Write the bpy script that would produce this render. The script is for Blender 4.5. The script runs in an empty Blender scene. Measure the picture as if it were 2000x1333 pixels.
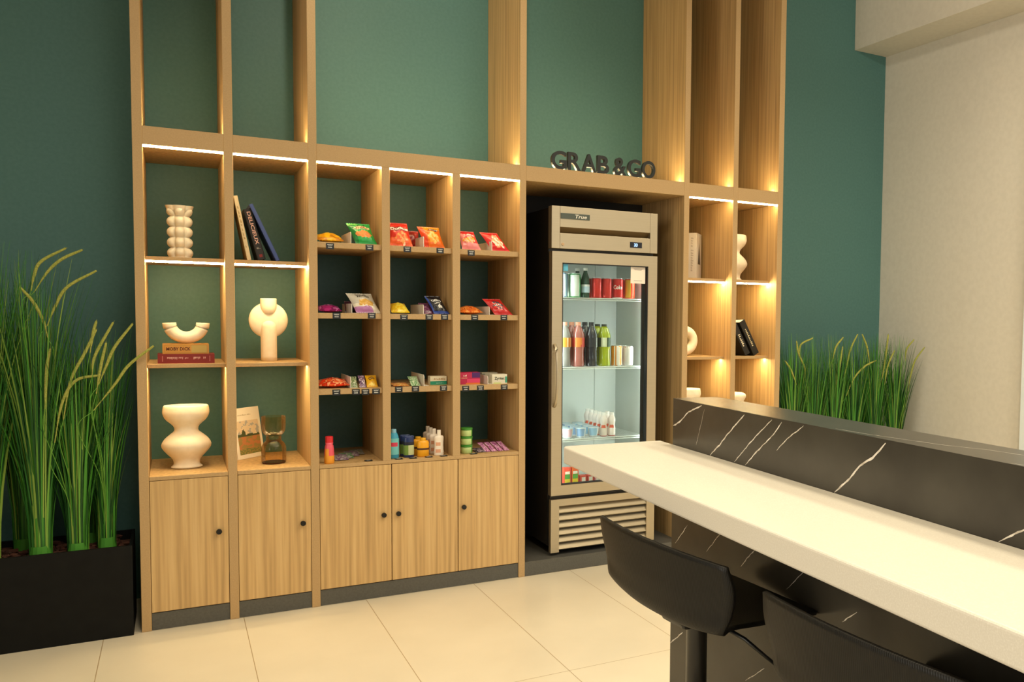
import bpy, math, random
from mathutils import Vector, Matrix, noise
random.seed(7)
PI = math.pi
scene = bpy.context.scene
C = scene.collection

# ------------------------------------------------------------------ camera
cam_data = bpy.data.cameras.new('camera'); cam = bpy.data.objects.new('camera', cam_data); C.objects.link(cam)
cam.location = (0.14974, -4.4936, 1.45762)
cam.rotation_euler = (1.51766392, -0.01242948, -0.51990437)
cam_data.sensor_width = 36.0
cam_data.lens = 1674.1 / 2000 * 36
cam_data.shift_x = -0.15
cam_data.shift_y = 0.02217
cam_data.clip_start = 0.02
scene.camera = cam

# ------------------------------------------------------------------ world, exposure, room lights and an added fill spot
scene.view_settings.view_transform = 'Standard'
scene.view_settings.look = 'None'
scene.view_settings.gamma = 1.0
scene.view_settings.exposure = 0.0
scene.view_settings.use_curve_mapping = False
scene.cycles.use_denoising = True
scene.cycles.max_bounces = 8
scene.cycles.diffuse_bounces = 4
scene.cycles.glossy_bounces = 3
scene.cycles.transparent_max_bounces = 12
scene.cycles.caustics_reflective = False
scene.cycles.caustics_refractive = False
scene.cycles.sample_clamp_indirect = 6.0
w = bpy.data.worlds.new('world'); scene.world = w; w.use_nodes = True
w.node_tree.nodes['Background'].inputs[0].default_value = (1.0, 0.9, 0.72, 1)
w.node_tree.nodes['Background'].inputs[1].default_value = 0.1

WARM = (1.0, 0.87, 0.63)
LED = (1.0, 0.76, 0.38)
def area(name, loc, rot, sx, sy, power, color, spread=PI):
    l = bpy.data.lights.new(name, 'AREA'); l.shape = 'RECTANGLE'; l.size = sx; l.size_y = sy
    l.energy = power; l.color = color; l.spread = spread
    o = bpy.data.objects.new(name, l); C.objects.link(o); o.location = loc; o.rotation_euler = rot
    return o
for lx, kx in ((-1.6, 0.2), (0.4, 0.95), (2.4, 1.0), (3.7, 1.5)):
    for ly, pw in ((-2.0, 26), (-3.4, 30), (-5.0, 22)):
        area('ceiling_downlight', (lx, ly, 4.12), (0, 0, 0), 0.5, 0.5, pw*kx*0.80, WARM, math.radians(140))
area('window_daylight', (-3.9, -4.5, 2.4), (0, math.radians(-90), 0), 2.6, 3.2, 88, (1.0, 0.94, 0.80), math.radians(118))
area('window_daylight', (2.8, -7.4, 2.3), (math.radians(90), 0, 0), 3.6, 2.6, 52, (0.94, 0.97, 0.92))
sp = bpy.data.lights.new('track_or_fill_spot', 'SPOT'); sp.energy = 150; sp.color = WARM; sp.spot_size = math.radians(44); sp.spot_blend = 1.0; sp.shadow_soft_size = 0.08
sp_fill = bpy.data.lights.new('track_or_fill_spot', 'SPOT'); sp_fill.energy = 85; sp_fill.color = (1.0, 0.92, 0.74); sp_fill.spot_size = math.radians(60); sp_fill.spot_blend = 1.0; sp_fill.shadow_soft_size = 0.1  # added fill spot that brightens the bulkhead and upper right wall
so_fill = bpy.data.objects.new('track_or_fill_spot', sp_fill); C.objects.link(so_fill); so_fill.location = (2.6, -3.0, 4.0)
so_fill.rotation_euler = (Vector((4.85, 0.1, 3.3))-Vector((2.6, -3.0, 4.0))).to_track_quat('-Z', 'Y').to_euler()
so_ = bpy.data.objects.new('track_or_fill_spot', sp); C.objects.link(so_); so_.location = (0.9, -2.4, 4.0)
so_.rotation_euler = (Vector((1.35, 0.55, 3.05))-Vector((0.9, -2.4, 4.0))).to_track_quat('-Z', 'Y').to_euler()

# ------------------------------------------------------------------ materials
def lin(c):
    if isinstance(c, str): c = tuple(int(c[i:i+2], 16) for i in (0, 2, 4))
    return tuple(((v/255)/12.92 if v/255 <= 0.04045 else ((v/255+0.055)/1.055)**2.4) for v in c) + (1.0,)
_cache = {}
def mat(c, rough=0.5, metal=0.0, name=None, spec=0.5, emit=0.0, coat=0.0, alpha=1.0):
    key = (c, rough, metal, emit, coat, alpha, spec)
    if key in _cache: return _cache[key]
    m = bpy.data.materials.new(name or 'paint_%s' % (c if isinstance(c, str) else 'x')); m.use_nodes = True
    b = m.node_tree.nodes['Principled BSDF']
    b.inputs['Base Color'].default_value = lin(c); b.inputs['Roughness'].default_value = rough
    b.inputs['Metallic'].default_value = metal; b.inputs['Specular IOR Level'].default_value = spec
    b.inputs['Coat Weight'].default_value = coat
    if alpha < 1: b.inputs['Alpha'].default_value = alpha
    if emit:
        b.inputs['Emission Color'].default_value = lin(c); b.inputs['Emission Strength'].default_value = emit
    _cache[key] = m
    return m
def noise_mat(name, c1, c2, scale=(1, 1, 1), nscale=5.0, detail=4, rough=0.5, bump=0.0, metal=0.0, p0=0.35, p1=0.65, spec=0.5, c3=None):
    m = bpy.data.materials.new(name); m.use_nodes = True
    nt = m.node_tree; N = nt.nodes; L = nt.links; b = N['Principled BSDF']
    tc = N.new('ShaderNodeTexCoord'); mp = N.new('ShaderNodeMapping'); mp.inputs['Scale'].default_value = scale
    L.new(tc.outputs['Object'], mp.inputs['Vector'])
    n = N.new('ShaderNodeTexNoise'); n.inputs['Scale'].default_value = nscale; n.inputs['Detail'].default_value = detail
    L.new(mp.outputs[0], n.inputs['Vector'])
    r = N.new('ShaderNodeValToRGB'); r.color_ramp.elements[0].position = p0; r.color_ramp.elements[1].position = p1
    r.color_ramp.elements[0].color = lin(c1); r.color_ramp.elements[1].color = lin(c2)
    if c3:
        e = r.color_ramp.elements.new((p0+p1)/2); e.color = lin(c3)
    L.new(n.outputs['Fac'], r.inputs[0]); L.new(r.outputs[0], b.inputs['Base Color'])
    b.inputs['Roughness'].default_value = rough; b.inputs['Metallic'].default_value = metal
    b.inputs['Specular IOR Level'].default_value = spec
    if bump:
        bp = N.new('ShaderNodeBump'); bp.inputs['Strength'].default_value = bump; bp.inputs['Distance'].default_value = 0.002
        L.new(n.outputs['Fac'], bp.inputs['Height']); L.new(bp.outputs[0], b.inputs['Normal'])
    return m
def emis(name, c, s):
    m = bpy.data.materials.new(name); m.use_nodes = True; nt = m.node_tree; nt.nodes.clear()
    e = nt.nodes.new('ShaderNodeEmission'); o = nt.nodes.new('ShaderNodeOutputMaterial')
    e.inputs[0].default_value = (*c, 1); e.inputs[1].default_value = s; nt.links.new(e.outputs[0], o.inputs[0]); return m
def clear_mat(name, tint, gloss=0.08, rough=0.02):
    m = bpy.data.materials.new(name); m.use_nodes = True; nt = m.node_tree; nt.nodes.clear(); N = nt.nodes; L = nt.links
    t = N.new('ShaderNodeBsdfTransparent'); t.inputs[0].default_value = (*tint, 1)
    g = N.new('ShaderNodeBsdfGlossy'); g.inputs['Roughness'].default_value = rough
    f = N.new('ShaderNodeFresnel'); f.inputs[0].default_value = 1.45
    mth = N.new('ShaderNodeMath'); mth.operation = 'MULTIPLY'; mth.inputs[1].default_value = gloss/0.04*0.5
    L.new(f.outputs[0], mth.inputs[0])
    mx = N.new('ShaderNodeMixShader'); L.new(mth.outputs[0], mx.inputs[0]); L.new(t.outputs[0], mx.inputs[1]); L.new(g.outputs[0], mx.inputs[2])
    o = N.new('ShaderNodeOutputMaterial'); L.new(mx.outputs[0], o.inputs[0]); return m

M_wood = noise_mat('oak_veneer', 'a98a5c', 'd2b27e', (34, 34, 0.8), 1.7, 8, 0.5, 0.04, p0=0.3, p1=0.72, c3='c3a06c')
M_edge = noise_mat('oak_edge_band', 'ae8f63', 'b6976b', (30, 30, 30), 6, 3, 0.55)
M_wall = noise_mat('teal_wall_paint', '4a7573', '4f7a78', (1, 1, 1), 60, 3, 0.55, 0.03)
M_white = noise_mat('white_wall_paint', 'd4cec2', 'd9d3c7', (1, 1, 1), 30, 3, 0.7, 0.02)
M_kick = noise_mat('grey_plinth_laminate', '4e4d49', '555450', (20, 20, 20), 6, 3, 0.4)
M_marble = noise_mat('dark_marble', '35312b', '454139', (1, 1, 1), 5, 6, 0.26, 0.0, p0=0.3, p1=0.7, spec=0.3)
M_vein = noise_mat('marble_vein', 'e6ded2', 'b3a898', (1, 1, 1), 40, 3, 0.35)
M_slab = noise_mat('cream_solid_surface', 'dbd5c9', 'd2cbbe', (1, 1, 1), 350, 2, 0.36, p0=0.3, p1=0.55)
M_led = emis('led_strip_diffuser', LED, 108.0)
M_up = emis('led_uplight_diffuser', LED, 95.0)
M_top = emis('beam_led_diffuser', LED, 62.0)
M_room = mat('6b6256', 0.8, name='dim_room_paint')
M_black = mat('0b0b0c', 0.35, name='black_plastic')
M_planter = noise_mat('black_planter_metal', '090a0a', '0e0f0f', (1, 1, 1), 20, 3, 0.5, spec=0.2)
M_stool = noise_mat('black_shell_plastic', '100e0c', '13110f', (1, 1, 1), 50, 2, 0.5, 0, spec=0.3)
_nt = M_stool.node_tree; _w = _nt.nodes.new('ShaderNodeTexWave'); _w.bands_direction = 'Y'; _w.inputs['Scale'].default_value = 70
_tc = _nt.nodes.new('ShaderNodeTexCoord'); _nt.links.new(_tc.outputs['Object'], _w.inputs[0])
_bp = _nt.nodes.new('ShaderNodeBump'); _bp.inputs['Strength'].default_value = 0.25; _bp.inputs['Distance'].default_value = 0.001
_nt.links.new(_w.outputs['Fac'], _bp.inputs['Height']); _nt.links.new(_bp.outputs[0], _nt.nodes['Principled BSDF'].inputs['Normal'])
M_steel = noise_mat('brushed_steel', 'beb29b', 'c1b59e', (1.2, 40, 60), 3, 3, 0.46, 0.0, metal=1.0)
M_cer = noise_mat('cream_ceramic', 'efe2c6', 'f4e8cf', (1, 1, 1), 40, 3, 0.55, 0.03)
M_paper = mat('e9e2d2', 0.7, name='white_paper')
M_amber = clear_mat('amber_glass', (0.94, 0.80, 0.58), 0.06)
M_pane = clear_mat('fridge_glass', (0.93, 0.97, 0.96), 0.03)
M_acryl = mat('e8e2d8', 0.3, name='white_acrylic')
M_cool = emis('cool_white_led', (0.93, 1.0, 0.92), 44.0)

# floor: large cream tiles with thin joints, laid out in world metres
def floor_mat():
    m = noise_mat('cream_floor_tile', 'd3c9b4', 'ddd3be', (1, 1, 1), 2.2, 7, 0.32, 0.0, p0=0.3, p1=0.7)
    nt = m.node_tree; N = nt.nodes; L = nt.links; b = N['Principled BSDF']
    src = b.inputs['Base Color'].links[0].from_socket
    tc = N.new('ShaderNodeTexCoord'); sp = N.new('ShaderNodeSeparateXYZ'); L.new(tc.outputs['Object'], sp.inputs[0])
    outs = []
    for ax, off, per in ((0, 0.145, 0.562), (1, 1.30, 1.30)):
        a = N.new('ShaderNodeMath'); a.operation = 'ADD'; a.inputs[1].default_value = off+per*40+per/2; L.new(sp.outputs[ax], a.inputs[0])
        q = N.new('ShaderNodeMath'); q.operation = 'MODULO'; q.inputs[1].default_value = per; L.new(a.outputs[0], q.inputs[0])
        s = N.new('ShaderNodeMath'); s.operation = 'SUBTRACT'; s.inputs[1].default_value = per/2; L.new(q.outputs[0], s.inputs[0])
        ab = N.new('ShaderNodeMath'); ab.operation = 'ABSOLUTE'; L.new(s.outputs[0], ab.inputs[0])
        lt = N.new('ShaderNodeMath'); lt.operation = 'LESS_THAN'; lt.inputs[1].default_value = 0.0016; L.new(ab.outputs[0], lt.inputs[0]); outs.append(lt)
    mx = N.new('ShaderNodeMath'); mx.operation = 'MAXIMUM'; L.new(outs[0].outputs[0], mx.inputs[0]); L.new(outs[1].outputs[0], mx.inputs[1])
    c = N.new('ShaderNodeMixRGB'); c.inputs[2].default_value = lin('a58f6c'); L.new(mx.outputs[0], c.inputs[0]); L.new(src, c.inputs[1]); L.new(c.outputs[0], b.inputs['Base Color'])
    return m
M_floor = floor_mat()

# ------------------------------------------------------------------ mesh helpers
class MB:
    def __init__(s): s.v = []; s.f = []; s.m = []
    def box(s, x0, x1, y0, y1, z0, z1, m=0):
        n = len(s.v); s.v += [(x, y, z) for z in (z0, z1) for y in (y0, y1) for x in (x0, x1)]
        for q in ((0, 2, 3, 1), (4, 5, 7, 6), (0, 1, 5, 4), (2, 6, 7, 3), (0, 4, 6, 2), (1, 3, 7, 5)):
            s.f.append(tuple(n+i for i in q)); s.m.append(m)
        return s
    def quad(s, pts, m=0):
        n = len(s.v); s.v += [tuple(p) for p in pts]; s.f.append(tuple(range(n, n+len(pts)))); s.m.append(m); return s
    def grid(s, fn, nu, nv, mf=None, wrap=False, flip=False):
        n = len(s.v); cu = nu if wrap else nu+1
        for j in range(nv+1):
            for i in range(cu): s.v.append(tuple(fn(i/nu, j/nv)))
        for j in range(nv):
            for i in range(nu):
                a = n+j*cu+i; b = n+j*cu+(i+1) % cu; q = (a, b, b+cu, a+cu)
                s.f.append(q[::-1] if flip else q); s.m.append(mf((i+.5)/nu, (j+.5)/nv) if mf else 0)
        return s
    def lathe(s, prof, c=(0, 0, 0), seg=24, mf=None, sx=1, sy=1, cap=True, rot=0):
        # prof: (radius, z) upward; mf(angle01, z) -> material
        n = len(s.v); k = len(prof)
        for r, z in prof:
            for i in range(seg):
                a = 2*PI*i/seg+rot; s.v.append((c[0]+r*sx*math.cos(a), c[1]+r*sy*math.sin(a), c[2]+z))
        for j in range(k-1):
            for i in range(seg):
                a = n+j*seg+i; b = n+j*seg+(i+1) % seg
                s.f.append((a, b, b+seg, a+seg)); s.m.append(mf((i+.5)/seg, (prof[j][1]+prof[j+1][1])/2) if mf else 0)
        if cap:
            s.f.append(tuple(n+i for i in range(seg))[::-1]); s.m.append(mf(0, prof[0][1]) if mf else 0)
            s.f.append(tuple(n+(k-1)*seg+i for i in range(seg))); s.m.append(mf(0, prof[-1][1]) if mf else 0)
        return s
    def tube(s, pts, rad, seg=8, m=0, cap=True, flat=1.0):
        pts = [Vector(p) for p in pts]; n = len(s.v); k = len(pts)
        up = Vector((0, 0, 1))
        for j, p in enumerate(pts):
            t = (pts[min(j+1, k-1)]-pts[max(j-1, 0)]).normalized()
            a = t.cross(up if abs(t.z) < 0.95 else Vector((0, 1, 0))).normalized(); b = t.cross(a)
            r = rad[j] if isinstance(rad, (list, tuple)) else rad
            for i in range(seg):
                q = 2*PI*i/seg; s.v.append(tuple(p+a*r*math.cos(q)+b*r*flat*math.sin(q)))
        for j in range(k-1):
            for i in range(seg):
                a = n+j*seg+i; b = n+j*seg+(i+1) % seg; s.f.append((a, b, b+seg, a+seg)); s.m.append(m)
        if cap:
            s.f.append(tuple(n+i for i in range(seg))[::-1]); s.m.append(m)
            s.f.append(tuple(n+(k-1)*seg+i for i in range(seg))); s.m.append(m)
        return s
    def build(s, name, mats, parent=None, smooth=False, bevel=0, world=False, bseg=2, recalc=False):
        v = s.v
        if world and parent is not None:
            o = parent.location; v = [(a-o.x, b-o.y, c-o.z) for a, b, c in v]
        me = bpy.data.meshes.new(name); me.from_pydata(v, [], s.f)
        if not isinstance(mats, (list, tuple)): mats = [mats]
        for m in mats: me.materials.append(m)
        for p, i in zip(me.polygons, s.m): p.material_index = min(i, len(mats)-1); p.use_smooth = smooth
        me.update()
        if recalc:
            import bmesh
            bm = bmesh.new(); bm.from_mesh(me); bmesh.ops.recalc_face_normals(bm, faces=bm.faces); bm.to_mesh(me); bm.free()
        ob = bpy.data.objects.new(name, me); C.objects.link(ob)
        if parent is not None: ob.parent = parent
        if bevel:
            b = ob.modifiers.new('bevel', 'BEVEL'); b.width = bevel; b.segments = bseg; b.limit_method = 'ANGLE'; b.angle_limit = math.radians(40)
        return ob
def tag(o, label, cat, group=None):
    o['label'] = label; o['category'] = cat
    if group: o['group'] = group
    return o
def thing(name, label, cat, loc=(0, 0, 0), rz=0, group=None):
    o = bpy.data.objects.new(name, None); C.objects.link(o); o.location = loc; o.rotation_euler = (0, 0, rz)
    o.empty_display_size = 0.05
    return tag(o, label, cat, group)
def dup(root, loc, label, rz=None, group=None):
    r = root.copy(); C.objects.link(r); r.location = loc; r['label'] = label
    if rz is not None: r.rotation_euler = (0, 0, rz)
    if group: r['group'] = group
    for ch in list(root.children):
        c = ch.copy(); C.objects.link(c); c.parent = r
        for g in ch.children:
            d = g.copy(); C.objects.link(d); d.parent = c
    return r
def structure(o): o['kind'] = 'structure'; return o
def box_obj(name, x0, x1, y0, y1, z0, z1, m, parent=None, bevel=0, world=True):
    return MB().box(x0, x1, y0, y1, z0, z1).build(name, m, parent, bevel=bevel, world=world)

def text_verts(s, bold=0.0, res=2):
    if s[0] == '~':                      # small print too fine to read: short dashes, one row
        r = random.Random(len(s)*7+3); v = []; f = []; x = 0.0; n = len(s)-1
        for k in range(n):
            wd = r.uniform(.5, .85)/n; h = r.uniform(.55, 1.0); q = len(v); x = k/n
            if r.random() < .12: continue
            v += [(x, 0), (x+wd, 0), (x+wd, h), (x+wd*.35, h), (x+wd*.35, h*.6), (x, h*.6)]; f.append(tuple(range(q, q+6)))
        return v, f
    cu = bpy.data.curves.new('t', 'FONT'); cu.body = s; cu.size = 1; cu.offset = bold; cu.resolution_u = res
    o = bpy.data.objects.new('t', cu); C.objects.link(o); dg = bpy.context.evaluated_depsgraph_get()
    me = bpy.data.meshes.new_from_object(o.evaluated_get(dg))
    v = [tuple(p.co) for p in me.vertices]; f = [tuple(p.vertices) for p in me.polygons]
    bpy.data.objects.remove(o); bpy.data.meshes.remove(me); bpy.data.curves.remove(cu)
    xs = [p[0] for p in v]; ys = [p[1] for p in v]
    x0, x1, y0, y1 = min(xs), max(xs), min(ys), max(ys)
    return [((p[0]-x0)/(x1-x0), (p[1]-y0)/(y1-y0)) for p in v], f
def text_map(name, s, fn, m, parent, bold=0.02, depth=None, res=2):
    """letters laid over a surface: fn(a,b) with a,b in 0..1 gives the point"""
    v, f = text_verts(s, bold, res)
    b = MB(); b.v = [tuple(fn(a, c)) for a, c in v]; b.f = list(f); b.m = [0]*len(f)
    if depth:
        n = len(v); D = Vector(depth)
        b.v += [tuple(Vector(p)+D) for p in b.v]
        ec = {}
        for q in f:
            for i in range(len(q)):
                e = (q[i], q[(i+1) % len(q)]); ec[e] = 1
        sides = [(a_, b_, b_+n, a_+n) for (a_, b_) in ec if (b_, a_) not in ec]
        b.f += [tuple(i+n for i in q)[::-1] for q in f]+[q[::-1] for q in sides]; b.m += [0]*(len(f)+len(sides))
    return b.build(name, m, parent, recalc=bool(depth))
def lerp(a, b, t): return a+(b-a)*t
def spline(pts, n):
    out = []; P = [Vector(p) for p in pts]; P = [P[0]*2-P[1]]+P+[P[-1]*2-P[-2]]; k = len(pts)-1
    for i in range(n+1):
        x = i/n*k; j = min(int(x), k-1); t = x-j; a, b, c, d = P[j:j+4]
        out.append(0.5*((2*b)+(c-a)*t+(2*a-5*b+4*c-d)*t*t+(3*b-a-3*c+d)*t**3))
    return out

# ------------------------------------------------------------------ the room
structure(MB().box(-4.0, 6.0, -7.5, 0.75, -0.1, 0.0).build('floor', M_floor))
structure(MB().box(-4.0, 5.6, 0.55, 0.75, 0.0, 4.2).build('wall_back', M_wall))
MBr = MB()
def prism(b, poly, z0, z1, m=0):
    n = len(b.v); k = len(poly)
    b.v += [(x, y, z0) for x, y in poly]+[(x, y, z1) for x, y in poly]
    b.f.append(tuple(n+i for i in range(k))[::-1]); b.f.append(tuple(n+k+i for i in range(k)))
    for i in range(k): b.f.append((n+i, n+(i+1) % k, n+k+(i+1) % k, n+k+i))
    b.m += [m]*(k+2)
    return b
structure(prism(MBr, [(4.98, 0.55), (5.35, -7.5), (5.6, -7.5), (5.6, 0.55)][::-1], 0, 4.2).build('wall_right', M_white, recalc=True))
structure(MB().box(-4.2, -4.0, -7.5, 0.75, 0, 4.2).build('wall_left', M_room))
structure(MB().box(-4.2, 5.6, -7.7, -7.5, 0, 4.2).build('wall_rear', M_room))
structure(MB().box(-4.2, 5.6, -7.7, 0.75, 4.2, 4.3).build('ceiling', M_white))
structure(prism(MB(), [(4.66, 0.549), (4.98, 0.549), (5.34, -7.49), (4.95, -7.49)][::-1], 3.505, 4.199).build('trim_1', M_white, recalc=True))
# tall white casing at the right wall; bluish colour stands in for daylight
tr = MB(); prism(tr, [(4.975, -0.78), (5.045, -0.78), (5.055, -1.0), (4.985, -1.0)][::-1], 0, 3.22)
structure(tr.build('trim_2', mat('dfe9ee', 0.35), recalc=True))

# ------------------------------------------------------------------ shelving
PX = [(0.0, 0.039), (0.359, 0.398), (0.722, 0.761), (1.066, 1.106), (1.426, 1.467), (1.796, 1.833), (2.842, 2.879), (3.200, 3.236), (3.548, 3.589)]
ZB0, ZB1, ZC, ZK = 2.200, 2.282, 0.709, 0.081
YB = 0.549
sh = thing('display_shelving', 'floor-to-ceiling oak shelving wall with LED-lit cubbies along the teal wall', 'shelving', (0, 0, 0))
def wood_box(name, x0, x1, y0, y1, z0, z1, parent):
    """veneered board whose front edge carries the plain edge band"""
    b = MB().box(x0, x1, y0, y1, z0, z1)
    b.m[2] = 1
    return b.build(name, [M_wood, M_edge], parent, bevel=0.0012, bseg=1, world=True)
for i, (a, b) in enumerate(PX):
    if i in (3, 4): wood_box('upright', a, b, 0, YB, ZC, ZB0, sh)
    else: wood_box('upright', a, b, 0, YB, 0, 4.19, sh)
ends = [0, 1, 2, 5, 6, 7, 8]
for i, j in zip(ends[:-1], ends[1:]):
    wood_box('crossbeam', PX[i][1], PX[j][0], 0, YB, ZB0, ZB1, sh)
def strip(x0, x1, y, z, parent, up=False):
    s = box_obj('light_strip', x0+0.001, x1-0.001, y, y+0.011, z, z+0.008, M_top, parent)
    return s
lit = [(0, 1), (1, 2), (6, 7), (7, 8)]
for i, j in lit:
    x0, x1 = PX[i][1], PX[j][0]
    for zt in (1.711, 1.217):
        s = wood_box('shelf', x0, x1, 0.08, YB, zt-0.018, zt, sh)
        box_obj('light_strip', x0+0.001, x1-0.001, *((0.086, 0.104, zt-0.0262) if zt > 1.5 else (0.106, 0.124, zt-0.0186)), zt-0.0179, M_led, s)
    strip(x0, x1, 0.004, ZB0-0.0085, sh)
for i, j in ((2, 3), (3, 4), (4, 5)):
    x0, x1 = PX[i][1], PX[j][0]
    for zt in (1.811, 1.463, 1.085): wood_box('shelf', x0, x1, 0.014, YB, zt-0.028, zt, sh)
    strip(x0, x1, 0.004, ZB0-0.0085, sh)
for i, j in zip(ends[:-1], ends[1:]):
    s = box_obj('light_strip', PX[i][1]+0.001, PX[j][0]-0.001, 0.052, 0.062, ZB1, ZB1+0.004, M_up, sh)
# base platform under the fridge and the right bays
box_obj('plinth', PX[5][1], PX[6][0], 0.002, YB, 0, ZK, M_kick, sh)

box_obj('dark_backing', PX[5][1]+0.001, PX[6][0]-0.001, 0.535, YB, ZK, ZB0-0.001, mat('17130e', 0.7), sh)  # near-black sheet added over the teal wall so the niche back stays dark
# base cabinets
def cabinet(label, x0, x1, seams, knobs):
    t = thing('base_cabinet', label, 'cabinet', ((x0+x1)/2, 0.02, 0), group=None)
    wood_box('top_panel', x0+0.001, x1-0.001, 0.0, YB-0.001, ZC-0.018, ZC, t)
    box_obj('carcass', x0+0.002, x1-0.002, 0.022, YB-0.001, ZK, ZC-0.019, M_wood, t)
    box_obj('toe_kick', x0+0.001, x1-0.001, 0.006, 0.03, 0, ZK-0.002, M_kick, t)
    xs = [x0]+seams+[x1]
    for k in range(len(xs)-1):
        d = MB().box(xs[k]+0.002, xs[k+1]-0.002, 0.001, 0.019, ZK+0.002, ZC-0.0205).build('door', M_wood, t, bevel=0.001, bseg=1, world=True)
        for kx in knobs:
            if xs[k] < kx < xs[k+1]:
                kb = MB().lathe([(0.010, 0), (0.010, 0.003), (0.012, 0.004), (0.0125, 0.016), (0.011, 0.0185)], seg=20).build('knob', M_black, d, smooth=False)
                kb.rotation_euler = (PI/2, 0, 0); kb.location = (kx-(x0+x1)/2, 0.001-0.02, 0.43)
    return t
cabinet('narrow oak base cabinet with one door, leftmost, beside the left planter', PX[0][1], PX[1][0], [], [0.317])
cabinet('narrow oak base cabinet with one door, second from the left, under the amber vase', PX[1][1], PX[2][0], [], [0.683])
cabinet('wide oak base cabinet with three doors, left of the fridge', PX[2][1], PX[5][0], [1.109, 1.455], [1.068, 1.141, 1.485])
cabinet('oak base cabinet right of the fridge, mostly hidden behind the bar counter', PX[6][1], PX[7][0], [], [2.95])
cabinet('rightmost oak base cabinet, beside the right planter behind the bar counter', PX[7][1], PX[8][0], [], [3.3])
for o in C.objects:
    if o.name.startswith('carcass'): pass

# GRAB & GO letters
M_let = mat('1a1c1b', 0.4, name='black_letter_acrylic')
lets = [('G', 1.985, 2.075), ('R', 2.083, 2.165), ('A', 2.170, 2.258), ('B', 2.266, 2.340), ('&', 2.372, 2.452), ('G', 2.462, 2.548), ('O', 2.556, 2.645)]
sg = thing('wall_sign', 'black freestanding GRAB & GO letters on the beam above the fridge', 'sign', (2.31, 0.03, ZB1))
for ch, a, b in lets:
    text_map('letter_ampersand' if ch == '&' else 'letter_'+ch.lower(), ch, lambda p, q, a=a, b=b: (lerp(a, b, p)-2.31, -0.022, 0.0005+q*0.102), M_let, sg, bold=0.018, depth=(0, 0.022, 0), res=8)

# ------------------------------------------------------------------ bar counter with marble wall
TH = math.atan(0.055)
bar = thing('bar_counter', 'bar with long cream slab top against a dark veined marble wall', 'counter', (1.206, -2.0, 0), -TH)
# local frame: x to the right, y toward the shelving (negative = toward the camera)
slab = MB()
prism(slab, [(0, -4.2), (0.3469, -4.2), (0.3469, 0), (0.018, 0), (0.005, -0.005), (0, -0.018)], 0.996, 1.05)
slab.build('countertop', M_slab, bar, bevel=0.006, bseg=3, recalc=True)
mw = MB().box(0.347, 0.507, -4.2, -0.09, 0, 1.199)
VE = [[(0.28, 1.193), (0.196, 1.166), (0.145, 1.132), (0.09, 1.108)], [(0.297, 1.184), (0.27, 1.12), (0.248, 1.068)], [(0.524, 1.192), (0.431, 1.123), (0.389, 1.088), (0.335, 1.05)],
 [(0.661, 1.193), (0.568, 1.127), (0.474, 1.05)], [(0.707, 1.192), (0.668, 1.153), (0.62, 1.12), (0.531, 1.05)], [(0.803, 1.193), (0.738, 1.156), (0.686, 1.115)],
 [(1.105, 1.191), (1.064, 1.153), (1.021, 1.129), (0.986, 1.093), (0.931, 1.05)], [(0.199, 0.807), (0.117, 0.73)], [(0.407, 0.832), (0.322, 0.754)], [(0.601, 0.835), (0.553, 0.795), (0.519, 0.76)],
 [(0.837, 0.845), (0.742, 0.761)], [(1.023, 0.79), (0.971, 0.751)], [(0.647, 0.517), (0.603, 0.483), (0.554, 0.447)], [(0.178, 0.457), (0.092, 0.392)], [(1.62, 1.19), (1.5, 1.1), (1.42, 1.05)]]
VW = [3.2, 0.8, 3.0, 1.8, 2.2, 1.8, 3.6, 1.2, 1.2, 1.8, 1.2, 1.8, 1.6, 2.6, 2.4]
def ribbon(b, pts, wd, to3, m=1):
    P = []
    for i in range(len(pts)-1):
        a, c = Vector(pts[i]), Vector(pts[i+1]); n = max(2, int((c-a).length/0.008))
        for k in range(n): P.append(a.lerp(c, k/n))
    P.append(Vector(pts[-1])); L_, R_ = [], []
    for i, p in enumerate(P):
        t = (P[min(i+1, len(P)-1)]-P[max(i-1, 0)]).normalized(); n = Vector((-t.y, t.x))
        j = 0.002*noise.noise(Vector((p.x*60, p.y*60, wd*1000)))
        h = wd*(0.45+0.75*abs(noise.noise(Vector((p.x*90, p.y*90, 3)))))
        h *= min(1, 0.3+i*0.3, 0.3+(len(P)-1-i)*0.3)
        L_.append(p+n*(h+j)); R_.append(p+n*(-h+j))
    for i in range(len(P)-1): b.quad([to3(L_[i]), to3(R_[i]), to3(R_[i+1]), to3(L_[i+1])], m)
for p, wd in zip(VE, VW): ribbon(mw, p, wd*0.00115, lambda q: (0.3466, -q.x, q.y))
for p in [[(0.912, 0.36), (1.009, 0.365), (1.116, 0.385), (1.218, 0.405), (1.297, 0.44), (1.5, 0.47)], [(1.438, 0.352), (1.6, 0.40), (1.9, 0.42)], [(0.306, 0.384), (0.428, 0.417)]]:
    ribbon(mw, p, 0.0011, lambda q: (q.y, -q.x, 1.1994))
mw.build('marble_wall', [M_marble, M_vein], bar)

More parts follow.
